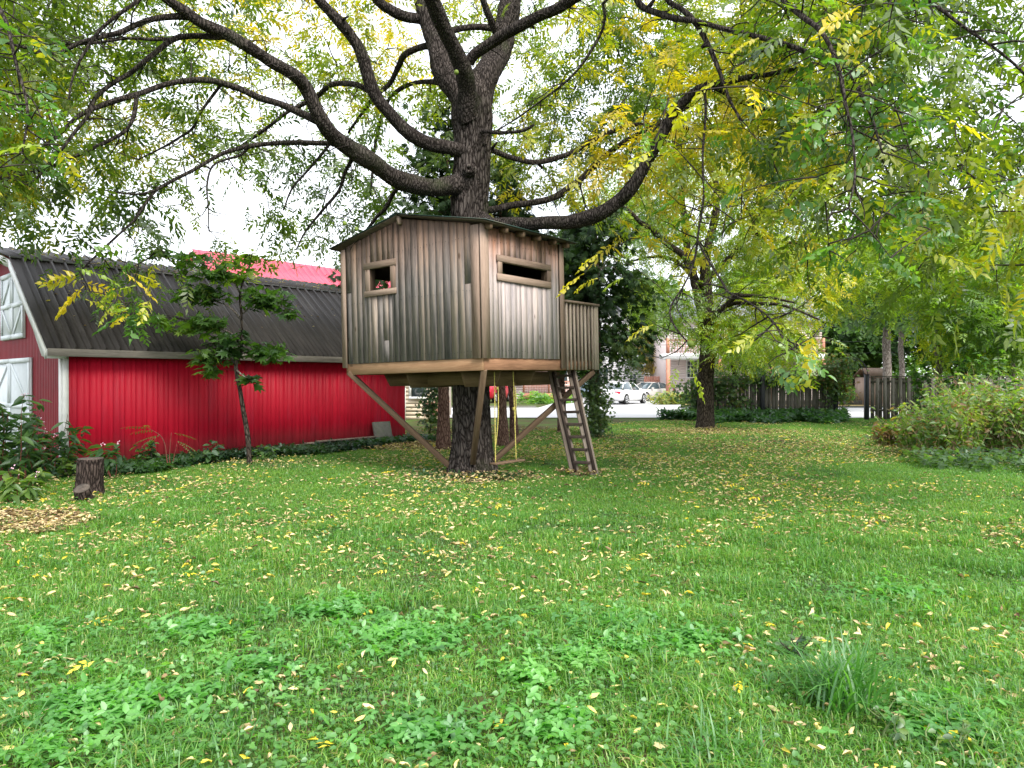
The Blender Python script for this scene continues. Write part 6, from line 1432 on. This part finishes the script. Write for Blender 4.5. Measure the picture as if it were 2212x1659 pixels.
def car(name, loc, rz_, body, label, suv=0.0):
    t = empty(name, loc, rz_, label, 'car', 'cars parked across the street'); L = 4.6; prof = []
    xs = np.array([-2.3, -2.2, -1.9, -1.2, -.5, .4, 1.1, 1.7, 2.1, 2.28]); top = np.array([.72, .92, .98, 1.0, .98, .95, .92, .84, .74, .58])+suv*.3; bot = np.array([.42, .3, .24, .2, .2, .2, .2, .24, .3, .4]); wd = np.array([.68, .80, .88, .9, .9, .9, .9, .88, .80, .62]); V = []
    for x, zt, zb, w in zip(xs, top, bot, wd):
        for (fy, fz) in ((-1, .15), (-1.0, .55), (-.97, .8), (-.88, .97), (-.5, 1.03), (.5, 1.03), (.88, .97), (.97, .8), (1.0, .55), (1, .15), (.85, 0), (-.85, 0)): V.append((x, fy*w, zb+(zt-zb)*fz))
    m = 12; n = len(xs); Fq = [[i*m+j, i*m+(j+1) % m, (i+1)*m+(j+1) % m, (i+1)*m+j] for i in range(n-1) for j in range(m)]
    mb = MB().add(V, np.array(Fq)); mb.F.setdefault(12, []).append(np.array([list(range(11, -1, -1)), [(n-1)*m+j for j in range(m)]])); mb.build('body', body, t, smooth=True)
    cx = np.array([-1.85, -1.25, -.5, .25, 1.15]); cz = np.array([.98, 1.36, 1.45, 1.42, .94])+suv*.35; cw = np.array([.70, .60, .60, .60, .74]); bz = .93+suv*.25
    def cab(off, cut0, name, mat):
        V = []; 
        for x, z, w in zip(cx, cz, cw): V += [(x, -.80 if abs(z-.96) > .2 else -w, bz), (x, -w-off*.0, z+off), (x, w, z+off), (x, .80 if abs(z-.96) > .2 else w, bz)]
        Fc = [[i*4+j, i*4+j+1, i*4+5+j, i*4+4+j] for i in range(4) for j in range(3)]; return MB().add(V, np.array(Fc)).build(name, mat, t)
    g = cab(0, 0, 'window_glass', M['glass'])
    MB().hexa([[-1.2, -.58, 1.375+suv*.35], [.3, -.58, 1.42+suv*.35], [.3, .58, 1.42+suv*.35], [-1.2, .58, 1.375+suv*.35], [-1.15, -.55, 1.42+suv*.35], [.2, -.55, 1.465+suv*.35], [.2, .55, 1.465+suv*.35], [-1.15, .55, 1.42+suv*.35]]).build('roof', body, t)
    for s in (-1, 1):
        for (a, b) in (((-1.85, s*.76, .95), (-1.2, s*.60, 1.39)), ((-.35, s*.815, .95), (-.4, s*.61, 1.44)), ((1.15, s*.78, .93), (.25, s*.60, 1.44))):
            MB().beam((a[0], a[1], a[2]+suv*.25), (b[0], b[1], b[2]+suv*.35), .05, .06).build('pillar', body, t)
        for x in (-1.38, 1.42):
            w = empty('wheel'); w.parent = t; w.location = (x, s*.82, .33)
            th_ = np.linspace(0, 2*pi, 25)[:-1]; k = MB(); k.prism([(.335*math.cos(q), .335*math.sin(q)) for q in th_], 'y', -.11, .11); k.build('tyre', M['tyre'], w); k = MB()
            k.prism([(.06*math.cos(q), .06*math.sin(q)) for q in th_[::3]], 'y', -.118, .118)
            for q in range(7): aa = q*2*pi/7; k.beam((0, s*.114, 0), (.235*math.cos(aa), s*.114, .235*math.sin(aa)), .05, .02, (0, 1, 0))
            tt = np.linspace(0, 2*pi, 25); k.tube(np.stack([.235*np.cos(tt), 0*tt+s*.112, .235*np.sin(tt)], 1), .02, 5); k.build('rim', M['rim'], w)
            MB().prism([(x+.39*math.cos(q), .33+.39*math.sin(q)) for q in np.linspace(0, pi, 14)], 'y', s*.86-.04, s*.86+.045).build('wheel_arch', M['tyre'], t)
        MB().hexa([[1.95, s*.55, .60], [2.2, s*.5, .60], [2.12, s*.74, .60], [1.85, s*.84, .62], [1.9, s*.55, .75], [2.16, s*.5, .70], [2.08, s*.74, .73], [1.8, s*.84, .79]]).build('headlight', M['lampg'], t)
        MB().box(-2.27, -2.0, min(s*.45, s*.8), max(s*.45, s*.8), .72, .88).build('tail_light', M['tail'], t)
        MB().box(.62, .78, min(s*.88, s*1.02), max(s*.88, s*1.02), .92+suv*.25, 1.04+suv*.25).build('mirror', body, t)
    MB().box(2.16, 2.305, -.36, .36, .50, .68).build('grille', M['tyre'], t); MB().box(2.29, 2.33, -.24, .24, .36, .46).build('number_plate', M['plate'], t); MB().box(2.1, 2.3, -.7, .7, .24, .33).build('bumper', M['tyre'], t)
    MB().box(-2.33, -2.28, -.24, .24, .5, .62).build('number_plate', M['plate'], t)
    return t
def hd(az): return pi/2-math.radians(az)
car('parked_car', (7.6, 48.5, .03), hd(34), paint('white_car_paint', (.8, .81, .83)), 'white sedan parked in the driveway, seen from behind at the side')
car('parked_car', (11.0, 57.0, .03), hd(180+50), paint('silver_car_paint', (.50, .48, .46)), 'silver sedan facing the street, nose beside the white sedan')
car('parked_car', (-1.55, 53, .03), hd(20), paint('red_car_paint', (.42, .01, .03)), 'red vehicle mostly hidden behind the walnut trunk across the street', suv=1.0)
